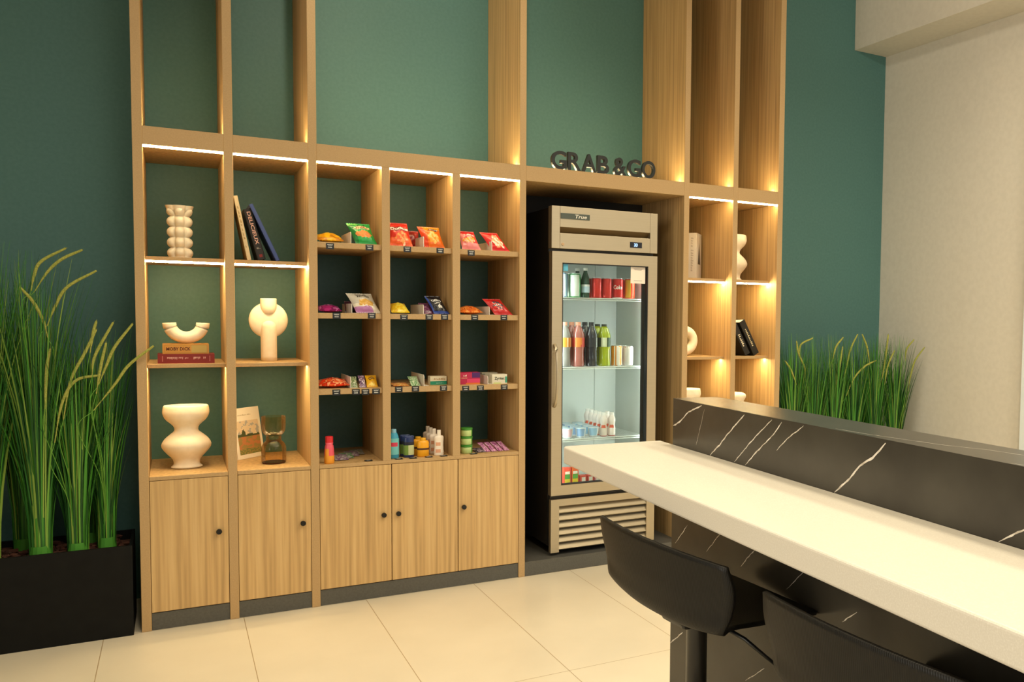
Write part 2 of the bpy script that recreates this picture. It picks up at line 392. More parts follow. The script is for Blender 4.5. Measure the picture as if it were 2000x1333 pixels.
# ------------------------------------------------------------------ bar stools
def make_stool(label, loc, rz):
    t = thing('bar_stool', label, 'stool', loc, rz, None)
    prof = spline([(0.245, 0.735, 0.0), (0.22, 0.748, 0), (0.11, 0.752, 0), (0.0, 0.748, 0), (-0.085, 0.750, 0), (-0.125, 0.766, 0), (-0.136, 0.82, 0), (-0.142, 0.88, 0), (-0.149, 0.938, 0)], 40)
    hw = spline([(0.15, 0, 0), (0.185, 0, 0), (0.205, 0.0, 0.008), (0.218, 0.01, 0.022), (0.232, 0.016, 0.030), (0.248, 0.022, 0.014), (0.270, 0.036, 0.004), (0.286, 0.036, 0.0), (0.276, 0.030, -0.004)], 40)
    def fn(u, v):
        i = min(int(round(v*40)), 40); f, z, _ = prof[i]; h, cf, cz = hw[i]; s = u*2-1; a = abs(s)
        return (f+cf*a**2.2, s*h, z+cz*a**2.5)
    sh_ = MB().grid(fn, 24, 40).build('seat_shell', M_stool, t, smooth=True)
    so = sh_.modifiers.new('solid', 'SOLIDIFY'); so.thickness = 0.009; so.offset = 0
    b = MB().box(-0.075, 0.075, -0.055, 0.055, 0.716, 0.742)
    b.build('seat_mount', M_black, t, bevel=0.012)
    MB().lathe([(0.026, 0.42), (0.026, 0.72), (0.03, 0.73)], seg=24).build('column', mat('211e1b', 0.3), t, smooth=True)
    MB().lathe([(0.032, 0.02), (0.030, 0.44), (0.026, 0.445)], seg=24).build('lower_column', mat('211e1b', 0.3), t, smooth=True)
    MB().lathe([(0.21, 0.0), (0.21, 0.008), (0.19, 0.014), (0.06, 0.022), (0.035, 0.04)], seg=48).build('base', M_black, t, smooth=False)
    ring = [(0.10+0.15*math.cos(a), 0.15*math.sin(a), 0.30) for a in [(-PI*0.6)+i*(PI*1.2)/24 for i in range(25)]]
    MB().tube([(0.0, -0.03, 0.30)]+ring+[(0.0, 0.03, 0.30)], 0.010, 10).build('footrest', M_black, t, smooth=True)
    MB().tube([(0.02, -0.03, 0.722), (0.04, -0.14, 0.705), (0.085, -0.20, 0.655)], [0.006, 0.005, 0.004], 8).build('height_lever', M_black, t, smooth=True)
    return t
st1 = make_stool('black shell bar stool tucked under the counter, nearer the fridge', (1.256, -2.735, 0), math.radians(3))
dup(st1, (1.262, -3.450, 0), 'black shell bar stool nearer the camera, cut off by the bottom edge', math.radians(3))

# ------------------------------------------------------------------ fridge
FX0, FX1, FY = 2.0, 2.682, 0.04
fr = thing('display_fridge', 'stainless steel glass-door display fridge in the oak niche', 'fridge', (2.341, 0.29, ZK))
M_fb = mat('141210', 0.35, name='black_fridge_side')
cb = MB()
cb.box(FX0+0.002, FX0+0.045, FY+0.05, 0.52, 0.135, 2.075); cb.box(FX1-0.045, FX1-0.002, FY+0.05, 0.52, 0.135, 2.075)
cb.box(FX0+0.045, FX1-0.045, 0.495, 0.52, 0.135, 2.075); cb.box(FX0+0.045, FX1-0.045, FY+0.05, 0.495, 1.80, 2.075); cb.box(FX0+0.045, FX1-0.045, FY+0.05, 0.495, 0.135, 0.45)
cb.build('cabinet_body', M_fb, fr, world=True)
ln = MB(); X0, X1 = FX0+0.046, FX1-0.046
M_liner = mat('c9cfca', 0.45, name='white_liner')
ln.box(X0, X0+0.004, FY+0.052, 0.494, 0.451, 1.799); ln.box(X1-0.004, X1, FY+0.052, 0.494, 0.451, 1.799)
ln.box(X0, X1, 0.488, 0.494, 0.451, 1.799); ln.box(X0, X1, FY+0.052, 0.488, 0.451, 0.456); ln.box(X0, X1, FY+0.052, 0.488, 1.794, 1.799)
ln.box(2.20, 2.203, 0.482, 0.488, 0.46, 1.79); ln.box(2.48, 2.483, 0.482, 0.488, 0.46, 1.79)
ln.build('inner_liner', M_liner, fr, world=True)
# header
hd = MB()
hd.box(FX0, FX0+0.05, FY, FY+0.05, 1.845, 2.083); hd.box(FX1-0.05, FX1, FY, FY+0.05, 1.845, 2.083)
hd.box(FX0+0.0505, FX1-0.0505, FY, FY+0.05, 1.966, 2.083); hd.box(FX0+0.0505, FX1-0.0505, FY, FY+0.05, 1.845, 1.932)
hd.build('header_panel', M_steel, fr, bevel=0.0015, world=True)
MB().quad([(FX0+0.05, FY+0.045, 1.932), (FX1-0.05, FY+0.045, 1.932), (FX1-0.05, FY+0.012, 1.966), (FX0+0.05, FY+0.012, 1.966)]).build('vent_recess', mat('8f7b5c', 0.4, 0.9), fr, world=True)
bd = MB().box(2.054, 2.233, FY-0.004, FY-0.0005, 2.013, 2.045).build('badge', [mat('4e5650', 0.3)], fr, bevel=0.001, world=True)
text_map('badge_lettering', 'True', lambda a, b: (lerp(2.136, 2.212, a)+0.006*b-2.341, FY-0.0046-0.29, lerp(2.019, 2.040, b)-ZK), mat('e8e4d8', 0.3), bd, bold=0.02)
bd.children[0].location = (0, 0, 0)
dp = MB().box(2.497, 2.575, FY-0.003, FY-0.0005, 1.872, 1.905).build('temperature_display', mat('10182c', 0.2), fr, world=True)
text_map('display_digits', '33', lambda a, b: (lerp(2.522, 2.545, a)-2.341, FY-0.0036-0.29, lerp(1.879, 1.898, b)-ZK), emis('blue_digits', (0.35, 0.6, 1.0), 3.0), dp, bold=0.03)
lk = MB().lathe([(0.009, 0), (0.008, 0.004)], seg=16).build('lock', mat('d8b48c', 0.3, 0.8), fr); lk.rotation_euler = (PI/2, 0, 0); lk.location = (2.068-2.341, FY-0.0005-0.29, 1.869-ZK)
# door
DZ0, DZ1 = 0.432, 1.828; GX0, GX1, GZ0, GZ1 = 2.064, 2.618, 0.490, 1.765
dr = MB()
dr.box(FX0+0.002, GX0, FY-0.005, FY+0.04, DZ0, DZ1); dr.box(GX1, FX1-0.002, FY-0.005, FY+0.04, DZ0, DZ1)
dr.box(GX0, GX1, FY-0.005, FY+0.04, DZ0, GZ0); dr.box(GX0, GX1, FY-0.005, FY+0.04, GZ1, DZ1)
dr = dr.build('door', M_steel, fr, world=True)
g = MB(); 
for a, b, c_, d in ((GX0, GX0+0.005, GZ0, GZ1), (GX1-0.005, GX1, GZ0, GZ1), (GX0, GX1, GZ0, GZ0+0.005), (GX0, GX1, GZ1-0.005, GZ1)): g.box(a, b, FY-0.0055, FY+0.03, c_, d)
g.box(GX0-0.02, GX0+0.004, FY+0.0405, FY+0.0495, DZ0, DZ1); g.box(GX1-0.018, GX1+0.02, FY+0.0405, FY+0.0495, DZ0, DZ1)
o = g.build('door_gasket', mat('0f0f10', 0.6), dr); 
for o_ in (o,):
    for v in o_.data.vertices: v.co -= Vector((2.341, 0.29, ZK))
pn = MB().box(GX0+0.005, GX1-0.005, FY+0.010, FY+0.014, GZ0+0.005, GZ1-0.005).build('glass_pane', M_pane, dr)
for v in pn.data.vertices: v.co -= Vector((2.341, 0.29, ZK))
hp = [(2.018, FY-0.006, 1.30), (2.020, FY-0.030, 1.27), (2.022, FY-0.042, 1.20), (2.023, FY-0.045, 1.12), (2.022, FY-0.042, 1.04), (2.020, FY-0.030, 0.975), (2.018, FY-0.006, 0.945)]
hn = MB().tube(spline(hp, 30), 0.010, 12, flat=0.7).build('handle', M_steel, dr, smooth=True)
for v in hn.data.vertices: v.co -= Vector((2.341, 0.29, ZK))
# interior lamps, shelves
for xa in (X0+0.0045, X1-0.0135):
    l = box_obj('interior_light', xa, xa+0.009, FY+0.055, FY+0.065, 0.50, 1.75, M_cool, fr)
def wire_shelf(z):
    b = MB()
    for yy in (0.115, 0.46): b.tube([(X0+0.006, yy, z-0.004), (X1-0.006, yy, z-0.004)], 0.0035, 6)
    for k in range(42):
        x = lerp(X0+0.012, X1-0.012, k/41); b.tube([(x, 0.112, z-0.0015), (x, 0.462, z-0.0015)], 0.0014, 5)
    b.tube([(X0+0.006, 0.112, z-0.014), (X1-0.006, 0.112, z-0.014)], 0.0025, 6)
    return b.build('wire_shelf', mat('cfd6d4', 0.3, 0.3), fr, world=True)
SZ = [1.572, 1.166, 0.742]
for z in SZ: wire_shelf(z)
# grille
gr = MB()
gr.box(FX0+0.004, FX0+0.055, FY, FY+0.03, 0.100, 0.408); gr.box(FX1-0.055, FX1-0.001, FY, FY+0.03, 0.100, 0.408); gr.box(FX0+0.0555, FX1-0.0555, FY+0.001, FY+0.03, 0.368, 0.408)
for k in range(6):
    z1 = 0.366-k*0.0425
    gr.quad([(FX0+0.055, FY+0.028, z1-0.004), (FX1-0.055, FY+0.028, z1-0.004), (FX1-0.055, FY+0.002, z1-0.036), (FX0+0.055, FY+0.002, z1-0.036)][::-1], 1)
    gr.quad([(FX0+0.055, FY+0.002, z1-0.036), (FX1-0.055, FY+0.002, z1-0.036), (FX1-0.055, FY+0.006, z1-0.041), (FX0+0.055, FY+0.006, z1-0.041)][::-1])
gr.build('vent_grille', [M_steel, mat('9c917c', 0.5, 0.85)], fr, world=True)
box_obj('grille_backing', FX0+0.01, FX1-0.01, FY+0.031, FY+0.05, 0.135, 0.43, M_fb, fr)
for cx in (FX0+0.05, FX1-0.05):
    for cy in (FY+0.08, 0.47):
        ct = MB().lathe([(0.024, -0.011), (0.026, -0.008), (0.026, 0.008), (0.024, 0.011)], seg=20)
        ct.v = [(p[2]+cx, p[1]+cy, p[0]+ZK+0.0265) for p in ct.v]
        ct.box(cx-0.014, cx+0.014, cy-0.02, cy+0.02, ZK+0.045, 0.135)
        ct.build('caster', mat('24221f', 0.35), fr, world=True)
# notice card taped on the glass (code left out) and a small blue sticker
nc = MB().box(-0.049, 0.049, -0.0004, 0.0004, 0, 0.101)
for k, wd in ((0.086, 0.03), (0.080, 0.024), (0.016, 0.028)): nc.quad([(-wd, -0.0008, k-0.0012), (wd, -0.0008, k-0.0012), (wd, -0.0008, k+0.0012), (-wd, -0.0008, k+0.0012)], 1)
tag(nc.build('notice_card', [mat('efe3d6', 0.7), mat('8f857c', 0.7)]), 'white paper notice card taped to the top right of the fridge glass', 'notice').location = (2.556, FY+0.0085, 1.662)
tag(box_obj('sticker', -0.016, 0.016, -0.0003, 0.0003, 0, 0.038, mat('59b7dd', 0.5), world=False), 'small light blue sticker in the top left corner of the fridge glass', 'sticker').location = (2.088, FY+0.0088, 1.72)

# ------------------------------------------------------------------ drinks
def can(name, label, x, y, z, h, r, mats, mf, group=None, text=None, tcol=None):
    t = thing(name, label, 'can', (x, y, z), 0, group)
    bodym = [mat(c, 0.35, 0.2) for c in mats]
    MB().lathe([(r*0.78, 0), (r, 0.006), (r, h-0.010), (r*0.86, h-0.003)], seg=28, mf=lambda a, q: mf(a, q/h)).build('can_body', bodym, t, smooth=True)
    MB().lathe([(r*0.88, h-0.0035), (r*0.88, h-0.0005), (r*0.80, h), (r*0.78, h-0.0015)], seg=28).build('lid', mat('c8c8c4', 0.3, 0.8), t)
    if text: wrap_text(text, t, r+0.0005, h*0.45, h*0.66, 0.9, tcol)
    return t
def wrap_text(s, t, r, z0, z1, span, col, name='lettering', cen=-PI/2-0.35, flatk=1):
    text_map(name, s, lambda a, b: (r*math.cos(cen+(a-.5)*span*2), r*flatk*math.sin(cen+(a-.5)*span*2), lerp(z0, z1, b)), mat(col, 0.4), t, bold=0.03)
def blotch(seed, thr=0.1, sc=4):
    return lambda a, q: 1 if noise.noise(Vector((math.cos(a*2*PI)*sc*0.5, math.sin(a*2*PI)*sc*0.5, q*sc+seed))) > thr else 0
def band(lo, hi): return lambda a, q: 1 if lo < q < hi else 0
Z1 = SZ[0]+0.0002
can('slim_can', 'pale blue slim drink can, leftmost on the top fridge shelf', 2.122, 0.165, Z1, 0.145, 0.027, ['cfe0ea', '7fa6cf'], blotch(2))
can('slim_can', 'green and white drink can beside the pale blue can, front of the top fridge shelf', 2.199, 0.165, Z1, 0.143, 0.033, ['3f9a52', 'e6efe6'], lambda a, q: 1 if 0.45 < q < 0.95 and 0.55 < a < 0.83 else 0)
can('slim_can', 'green drink can standing behind the front green and white can', 2.199, 0.245, Z1, 0.143, 0.033, ['3f9a52', 'e6efe6'], lambda a, q: 1 if 0.45 < q < 0.95 and 0.55 < a < 0.83 else 0)
def bottle(name, label, x, y, z, prof, mats, mf, cap, capz, group=None, lab=None, cat='bottle', sy=1, seg=28):
    t = thing(name, label, cat, (x, y, z), 0, group)
    MB().lathe(prof, seg=seg, mf=mf, sy=sy).build('bottle_body', mats, t, smooth=True)
    c0, c1, cr = capz
    MB().lathe([(cr, c0), (cr, c1-0.002), (cr*0.9, c1)], seg=20, sy=sy if sy < 1 and cr > 0.02 else 1).build('cap', cap, t)
    if lab:
        l0, l1, lr, lm, lf = lab
        MB().lathe([(lr, l0), (lr, lerp(l0, l1, .25)), (lr, lerp(l0, l1, .5)), (lr, lerp(l0, l1, .75)), (lr, l1)], seg=seg, mf=lf, cap=False, sy=sy).build('label_wrap', lm, t, smooth=True)
    return t
bottle('water_bottle', 'dark green water bottle with white cap and pale label on the top fridge shelf', 2.266, 0.165, Z1,
       [(0.024, 0), (0.026, 0.004), (0.026, 0.095), (0.022, 0.120), (0.012, 0.148), (0.011, 0.165)], [mat('2f4a3c', 0.2)], None, mat('ecebe4', 0.4), (0.160, 0.176, 0.0135),
       lab=(0.03, 0.078, 0.0265, [mat('b9d3e6', 0.5), mat('e9eef0', 0.5)], lambda a, q: 1 if q > 0.06 else 0))
bottle('water_bottle', 'dark green water bottle with white cap behind the front one on the top fridge shelf', 2.250, 0.245, Z1,
       [(0.024, 0), (0.026, 0.004), (0.026, 0.095), (0.022, 0.120), (0.012, 0.148), (0.011, 0.165)], [mat('2f4a3c', 0.2)], None, mat('ecebe4', 0.4), (0.160, 0.176, 0.0135))
for k, (x, nm) in enumerate(((2.338, 'first'), (2.405, 'second'))):
    can('soda_can', 'plain bright red soda can, %s from the left among the red cans' % nm, x, 0.165, Z1, 0.121, 0.031, ['cf2a22', 'e8e0dc'], lambda a, q: 0)
can('soda_can', 'red soda can with white lettering, third from the left among the red cans', 2.479, 0.165, Z1, 0.121, 0.033, ['d2211c', 'f0eae4'], lambda a, q: 1 if q < 0.1 else 0, text='Coke', tcol='f3efe8')
can('soda_can', 'orange and yellow soda can at the right end of the top fridge shelf', 2.560, 0.165, Z1, 0.123, 0.032, ['e0441f', 'e9b93a'], lambda a, q: 1 if (0.62 < q < 0.9 and 0.5 < a < 0.9) or (0.3 < q < .5 and .55 < a < .7) else 0)
for k, x in enumerate((2.338, 2.405, 2.479, 2.560)):
    can('soda_can', ['red soda can standing behind the first red can', 'red soda can standing behind the second red can', 'red soda can standing behind the lettered red can', 'dark red soda can standing behind the orange and yellow can'][k], x, 0.245, Z1, 0.121, 0.031, ['b8231f' if k == 3 else 'c92820', 'e8e0dc'], lambda a, q: 0)
Z2 = SZ[1]+0.0002
def sport(label, x, y, liq, labm, lf, capc, h=0.262, r=0.038, name='juice_bottle'):
    pr = [(r*.9, 0), (r, .006), (r*.93, .05), (r*.9, .09), (r, .12), (r, .165), (r*.96, .19), (r*.62, .225), (.0145, .24), (.014, h-.012)]
    lm = mat(liq, 0.15, 0, spec=0.8)
    return bottle(name, label, x, y, Z2, pr, [lm], None, mat(capc, 0.4), (h-.02, h, .0165), lab=(.115, .17, r+.0006, [mat(c, .5) for c in labm], lf))
sport('clear bottle with an orange label, leftmost on the middle fridge shelf', 2.135, 0.165, '8f8c88', ['e88a2e', 'f0d9a8'], blotch(1), 'e5a38a')
sport('pink juice bottle with a red and orange label on the middle fridge shelf', 2.222, 0.165, 'b06a60', ['d9534a', 'e98b3e'], blotch(5), 'e9a287')
sport('clear bottle behind the leftmost bottle of the middle fridge shelf', 2.135, 0.26, '8f8c88', ['e88a2e', 'f0d9a8'], blotch(1), 'e5a38a')
sport('pink juice bottle standing behind the front pink bottle', 2.222, 0.26, 'b06a60', ['d9534a', 'e98b3e'], blotch(5), 'e9a287')
sport('dark purple sports drink bottle, middle of the middle fridge shelf', 2.308, 0.165, '2a2b33', ['23262c', 'c9d2d4'], blotch(3, 0.25), '1c1d20')
sport('dark sports drink bottle standing behind the front dark bottle', 2.308, 0.26, '2a2b33', ['23262c', 'c9d2d4'], blotch(3, 0.25), '1c1d20')
sport('lime yellow sports drink bottle beside the dark bottle in the fridge', 2.392, 0.165, 'a9b821', ['39502e', 'dfe6c4'], blotch(8, 0.15), '28301f', h=0.25)
sport('lime sports drink bottle standing behind the front lime bottle', 2.392, 0.26, 'a9b821', ['39502e', 'dfe6c4'], blotch(8, 0.15), '28301f', h=0.25)
can('slim_can', 'orange and white drink can on the middle fridge shelf, right of the lime bottle', 2.475, 0.165, Z2, 0.124, 0.034, ['e8922c', 'efe9dc'], blotch(11, 0.12, 5))
can('slim_can', 'white drink can with a pale red and blue pattern, right end of the middle shelf', 2.553, 0.165, Z2, 0.119, 0.033, ['ece9e4', 'd79a94'], blotch(14, 0.18, 6))
can('slim_can', 'white drink can standing behind the front white can of the middle shelf', 2.553, 0.245, Z2, 0.119, 0.033, ['ece9e4', 'd79a94'], blotch(14, 0.18, 6))
Z3 = SZ[2]+0.0002
def yogurt(label, x, y, c2):
    t = thing('yogurt_cup', label, 'cup', (x, y, Z3), 0, 'yogurt cups on the lowest fridge shelf')
    MB().lathe([(0.024, 0), (0.0255, 0.01), (0.0295, 0.03), (0.0315, 0.055), (0.0335, 0.058)], seg=24, mf=lambda a, q: 1 if 0.012 < q < 0.05 and 0.55 < a < 0.85 else 0).build('cup_body', [mat('e6edf0', 0.4), mat(c2, 0.5)], t, smooth=True)
    MB().lathe([(0.034, 0.0585), (0.034, 0.060)], seg=24).build('foil_lid', mat('bcd3e2', 0.35, 0.2), t)
    return t
pos = ['leftmost', 'middle', 'rightmost']; rowname = ['front row', 'second row', 'third row', 'back row']
for r_ in range(4):
    for k in range(3):
        yogurt('yogurt cup with pale blue lid, %s of the %s on the lowest fridge shelf' % (pos[k], rowname[r_]), 2.155+k*0.082, 0.155+r_*0.078, ['d8b6c0', '8fb3dd', '9cc6e6'][k])
dk = None
def drink(label, x, y):
    global dk
    if dk is None:
        pr = [(.021, 0), (.0225, .004), (.0225, .05), (.018, .068), (.0225, .085), (.0225, .105), (.014, .122), (.0125, .13)]
        dk = bottle('yogurt_drink', label, x, y, Z3, pr, [mat('efe4de', .4), mat('d9644a', .5), mat('c93f35', .5)],
                    lambda a, q: (2 if q < 0.012 else 1 if (q-0.055)**2*900+(a-0.68)**2*40 < 0.35 else 0), mat('eeeae4', .4), (.126, .142, .0135), group='yogurt drinks on the lowest fridge shelf')
        return dk
    return dup(dk, (x, y, Z3), label)
for k in range(5):
    drink('small white drink bottle, %s in the left file on the lowest fridge shelf' % ['frontmost', 'second', 'third', 'fourth', 'last'][k], 2.388+0.002*k, 0.155+k*0.062)
for k in range(2):
    drink('small white drink bottle, %s in the right file on the lowest fridge shelf' % ['frontmost', 'second'][k], 2.440, 0.150+k*0.062)
def carton(name, label, cat, x, y, z, wd, d, h, mats, regions=(), txt=None, rz=0, group=None, bev=0.001):
    """box with printed fields on its front: regions (a0,a1,b0,b1,material)"""
    t = thing(name, label, cat, (x, y, z), rz, group)
    b = MB().box(-wd/2, wd/2, -d/2, d/2, 0, h)
    for k, (a0, a1, b0, b1, mi) in enumerate(regions):
        yy = -d/2-0.0003-0.0001*k
        b.quad([(lerp(-wd/2, wd/2, a0), yy, h*b0), (lerp(-wd/2, wd/2, a1), yy, h*b0), (lerp(-wd/2, wd/2, a1), yy, h*b1), (lerp(-wd/2, wd/2, a0), yy, h*b1)], mi)
    b.build('carton' if name != 'carton' else 'body', [mat(c, 0.45) for c in mats], t)
    for s, a0, a1, b0, b1, col in (txt or []):
        text_map('lettering', s, lambda p, q: (lerp(-wd/2, wd/2, lerp(a0, a1, p)), -d/2-0.0012, h*lerp(b0, b1, q)), mat(col, 0.5), t, bold=0.02)
    return t
ZF = 0.4575
for k, (x, c) in enumerate(((2.146, ('e0503c', 'd9c23a', '4f9a45', 'f0ead8')), (2.196, ('e8662e', 'e8cf35', '5aa548', 'f3eddc')))):
    carton('juice_carton', ['red and yellow juice carton, leftmost at the bottom of the fridge', 'orange and yellow juice carton, second from the left at the bottom of the fridge'][k], 'carton', x, 0.15, ZF, 0.042, 0.032, 0.112, c, [(0.1, .9, 0, .4, 1), (0.1, .9, .4, .65, 2), (.15, .85, .66, .8, 3)])
for k in range(5):
    carton('snack_cup', ['small red and white snack pack beside the juice cartons', 'small red snack pack, second along the fridge bottom', 'small pink and green snack pack, third along the fridge bottom', 'small red snack pack, fourth along the fridge bottom', 'small pink snack pack, fifth along the fridge bottom'][k], 'snack', 2.248+k*0.047, 0.15, ZF, 0.040, 0.04, 0.058, (['d8503c', 'cf4a40', 'd8808a', 'cf4a40', 'd8808a'][k], 'f0e8d8', '6aa050'), [(.2, .8, .35, .85, 1), (.3, .7, .1, .3, 2)])

# ------------------------------------------------------------------ snack bags
def bag(name, label, x, y, z, w0, w1, h, tilt, thick, mats, zone, dx=0.0, txt=None, cat='snack bag', group=None, rz=0.0, seed=0, crimp=True):
    t = thing(name, label, cat, (x, y, z), rz, group)
    a = math.radians(tilt); V = Vector((0, math.sin(a), math.cos(a))); Nn = Vector((0, -math.cos(a), math.sin(a)))
    def surf(s, q, side):
        wd = lerp(w0, w1, q)*(1-0.06*math.sin(PI*q))
        e = max(0.0, math.sin(PI*min(max((q-0.07)/0.86, 0), 1)))**0.55*max(0.0, math.cos(PI*(s-.5)))**0.6
        n = noise.noise(Vector((s*5+seed, q*5, side*2+seed)))*0.16+noise.noise(Vector((s*11, q*9+seed, side)))*0.08
        off = side*thick/2*e*(1+n*1.5)
        if (q < 0.07 or q > 0.93): off += 0.0012*math.sin(s*60)
        return Vector(((s-.5)*wd+dx*q, 0, 0))+V*(h*q+0.003*math.sin(s*14+seed)*e)+Nn*off
    b = MB()
    b.grid(lambda s, q: surf(s, q, 1), 22, 22, zone); b.grid(lambda s, q: surf(s, q, -1), 22, 22, lambda s, q: 0, flip=True)
    mz = min(p[2] for p in b.v); b.v = [(p[0], p[1], p[2]-mz+0.0003) for p in b.v]
    b.build('pouch', [mat(c, 0.32, 0.0, coat=0.3) for c in mats], t, smooth=True)
    for k, (s, a0, a1, b0, b1, col) in enumerate(txt or []):
        text_map('printed_logo', s, lambda p, q: surf(lerp(a0, a1, p), lerp(b0, b1, q)+0.0*p, 1)+Nn*0.0015+Vector((0, 0, -mz+0.0003)), mat(col, 0.45), t, bold=0.035)
    return t
def swirl(n, sc=3.2, seed=0, top=None):
    def f(s, q):
        if top and q > top[0]: return top[1]
        v = noise.noise(Vector((s*sc+seed, q*sc*1.3, seed*1.7)))*0.5+0.5+0.35*noise.noise(Vector((s*sc*2+seed, q*sc*2.2, 5)))
        return min(n-1, max(0, int((v-0.22)/0.56*n)))
    return f
def logo(n_base, oval=None, pic=None, extra=None):
    """base colour, an oval logo field, a picture field"""
    def f(s, q):
        if oval and ((s-oval[0])/oval[2])**2+((q-oval[1])/oval[3])**2 < 1: return oval[4]
        if pic:
            k = ((s-pic[0])/pic[2])**2+((q-pic[1])/pic[3])**2+0.9*noise.noise(Vector((s*6, q*6, pic[4])))
            if k < 1: return pic[5] if noise.noise(Vector((s*9, q*9, 2))) < 0.05 else pic[6]
        return n_base(s, q) if n_base else 0
    return f
R1, R2, R3, R4 = 1.811, 1.463, 1.085, 0.709
bag('snack_bag', 'yellow chip bag lying flat in the top left snack cubby', 0.833, 0.055, R1, .13, .12, .15, 76, .048, ['e8b818', 'd89a12', 'b87a20'], swirl(3, 3, 1))
bag('snack_bag', 'green chip bag with orange crisps picture leaning in the top left snack cubby', 1.003, 0.055, R1, .105, .115, .122, 28, .045, ['1fa04a', '147a38', 'e58a3a', 'd9d3a0', '7fd06a'],
    logo(lambda s, q: 4 if q > .86 and s < .45 else (1 if s < .2 else 0), oval=(.55, .72, .36, .10, 3), pic=(.5, .42, .34, .16, 1, 2, 2)), dx=-.035, txt=[('~cheddar', .28, .82, .67, .76, 'a5402a'), ('~sun', .38, .78, .82, .90, '20301e')])
bag('snack_bag', 'red chip bag with white lettering at the left of the top middle snack cubby', 1.174, 0.05, R1, .118, .10, .135, 24, .048, ['cf2a22', 'e8602a', 'f0a05a', 'f3dfc0', '8a1a18'],
    logo(lambda s, q: 3 if abs(s-.55+.4*(q-.3)) < .05 and q < .5 else (1 if q < .3 else 0), oval=(.5, .68, .46, .10, 4), pic=(.58, .33, .3, .2, 3, 2, 1)), dx=-.01, txt=[('Doritos', .08, .95, .62, .75, 'f6f0e6')])
bag('snack_bag', 'small dark red bag behind the orange bag in the top middle snack cubby', 1.262, 0.20, R1, .08, .08, .10, 12, .03, ['a8201c', '7c1512'], swirl(2, 3, 4))
bag('snack_bag', 'orange chip bag leaning in the top middle snack cubby', 1.346, 0.05, R1, .108, .115, .122, 24, .05, ['e8701a', 'f29a1e', 'd8431a', 'f3c46a', '33241c'],
    logo(lambda s, q: 2 if s < .22 else (1 if q > .8 else 0), oval=(.66, .80, .25, .06, 4), pic=(.55, .42, .28, .25, 6, 3, 1)), dx=-.025, txt=[('Cheetos', .46, .86, .77, .83, 'f2e6d6')])
bag('snack_bag', 'pink and red chip bag leaning at the left of the top right snack cubby', 1.545, 0.05, R1, .105, .09, .115, 28, .045, ['d83a3c', 'e88a8e', 'f0c0a0', 'e8a030', 'c81f28'],
    logo(lambda s, q: 1 if q < .3 else (4 if q > .8 else (1 if s < .2 else 0)), oval=(.5, .70, .42, .09, 1), pic=(.5, .45, .34, .16, 8, 3, 2)), dx=-.02, txt=[("Lay's", .25, .85, .65, .77, 'faf2ea')])
bag('snack_bag', 'bright red chip bag leaning at the right of the top right snack cubby', 1.708, 0.05, R1, .105, .10, .118, 30, .045, ['d11a1c', 'ea3a28', 'f0a070', 'f6e0d0', '8c0f14'],
    logo(lambda s, q: 0, oval=None, pic=(.55, .42, .26, .30, 9, 2, 3)), dx=-.055, txt=[('~hot', .5, .8, .72, .86, 'f6e8dc')])
bag('snack_bag', 'magenta snack bag lying flat in the second row, left snack cubby', 0.828, 0.05, R2, .11, .11, .14, 80, .036, ['b02a78', '7c1a58', 'd070b0'], swirl(3, 3, 2))
bag('snack_bag', 'dark purple bag standing behind the grey-white bag in the second row', 0.955, 0.17, R2, .08, .08, .07, 30, .03, ['4a2038', '301426'], swirl(2, 4, 1))
bag('snack_bag', 'grey-white chip bag with purple and yellow print leaning in the second row, left cubby', 1.010, 0.05, R2, .12, .125, .118, 32, .05, ['c9c3b4', 'b478b0', 'd9a84a', 'e8e0cc', 'a8a294'],
    logo(lambda s, q: (1 if q < .28 and s < .75 else 3) if q < .42 else 0, pic=(.55, .45, .35, .14, 3, 2, 2)), dx=-.04, txt=[('SOUR', .3, .75, .84, .93, '38342e'), ('PATCH', .32, .8, .71, .81, '38342e')])
bag('snack_bag', 'yellow candy bag lying in the second row, middle snack cubby', 1.170, 0.05, R2, .095, .085, .12, 66, .045, ['e0b820', 'ecd64a', 'a83a20'], lambda s, q: 2 if q > .78 else swirl(2, 3, 3)(s, q))
bag('snack_bag', 'muted purple bag lying between the divider and the navy bag', 1.318, 0.06, R2, .075, .07, .11, 58, .035, ['7a4468', '5c3050', '9a6a88'], swirl(3, 4, 6))
bag('snack_bag', 'black and navy cookie bag leaning at the right of the second row, middle cubby', 1.382, 0.045, R2, .082, .082, .11, 30, .035, ['10142c', '1c3f9a', 'd8d8d0', '0b0d18'],
    logo(lambda s, q: 1 if (q < .14 or s < .10) else 3, oval=None, pic=(.6, .35, .22, .08, 5, 2, 2)), dx=-.04, txt=[('OREO', .2, .85, .62, .74, 'e8e8e4'), ('minis', .3, .7, .5, .56, 'e8e8e4')])
bag('snack_bag', 'orange cracker bag lying flat in the second row, right snack cubby', 1.546, 0.05, R2, .13, .13, .12, 78, .042, ['e0702a', 'f09a4a', 'c85420'], swirl(3, 5, 8))
bag('snack_bag', 'red snack bag with dark star print leaning in the second row, right cubby', 1.724, 0.045, R2, .105, .10, .105, 34, .04, ['c01a1c', '3a3a48', 'd8b8a8', 'e8b848', 'd8342c'],
    logo(lambda s, q: 0, oval=None, pic=(.48, .52, .30, .26, 12, 1, 4)), dx=-.055, txt=[('~chex', .28, .68, .46, .6, 'e8e0d8'), ('~mix', .35, .62, .30, .4, 'e8e0d8')])
bag('snack_bag', 'orange-red candy bag lying flat in the third row, left snack cubby', 0.843, 0.045, R3, .15, .14, .13, 80, .044, ['e03a18', 'c0280e', 'f0a070', 'e85a2a'], swirl(4, 4, 3))
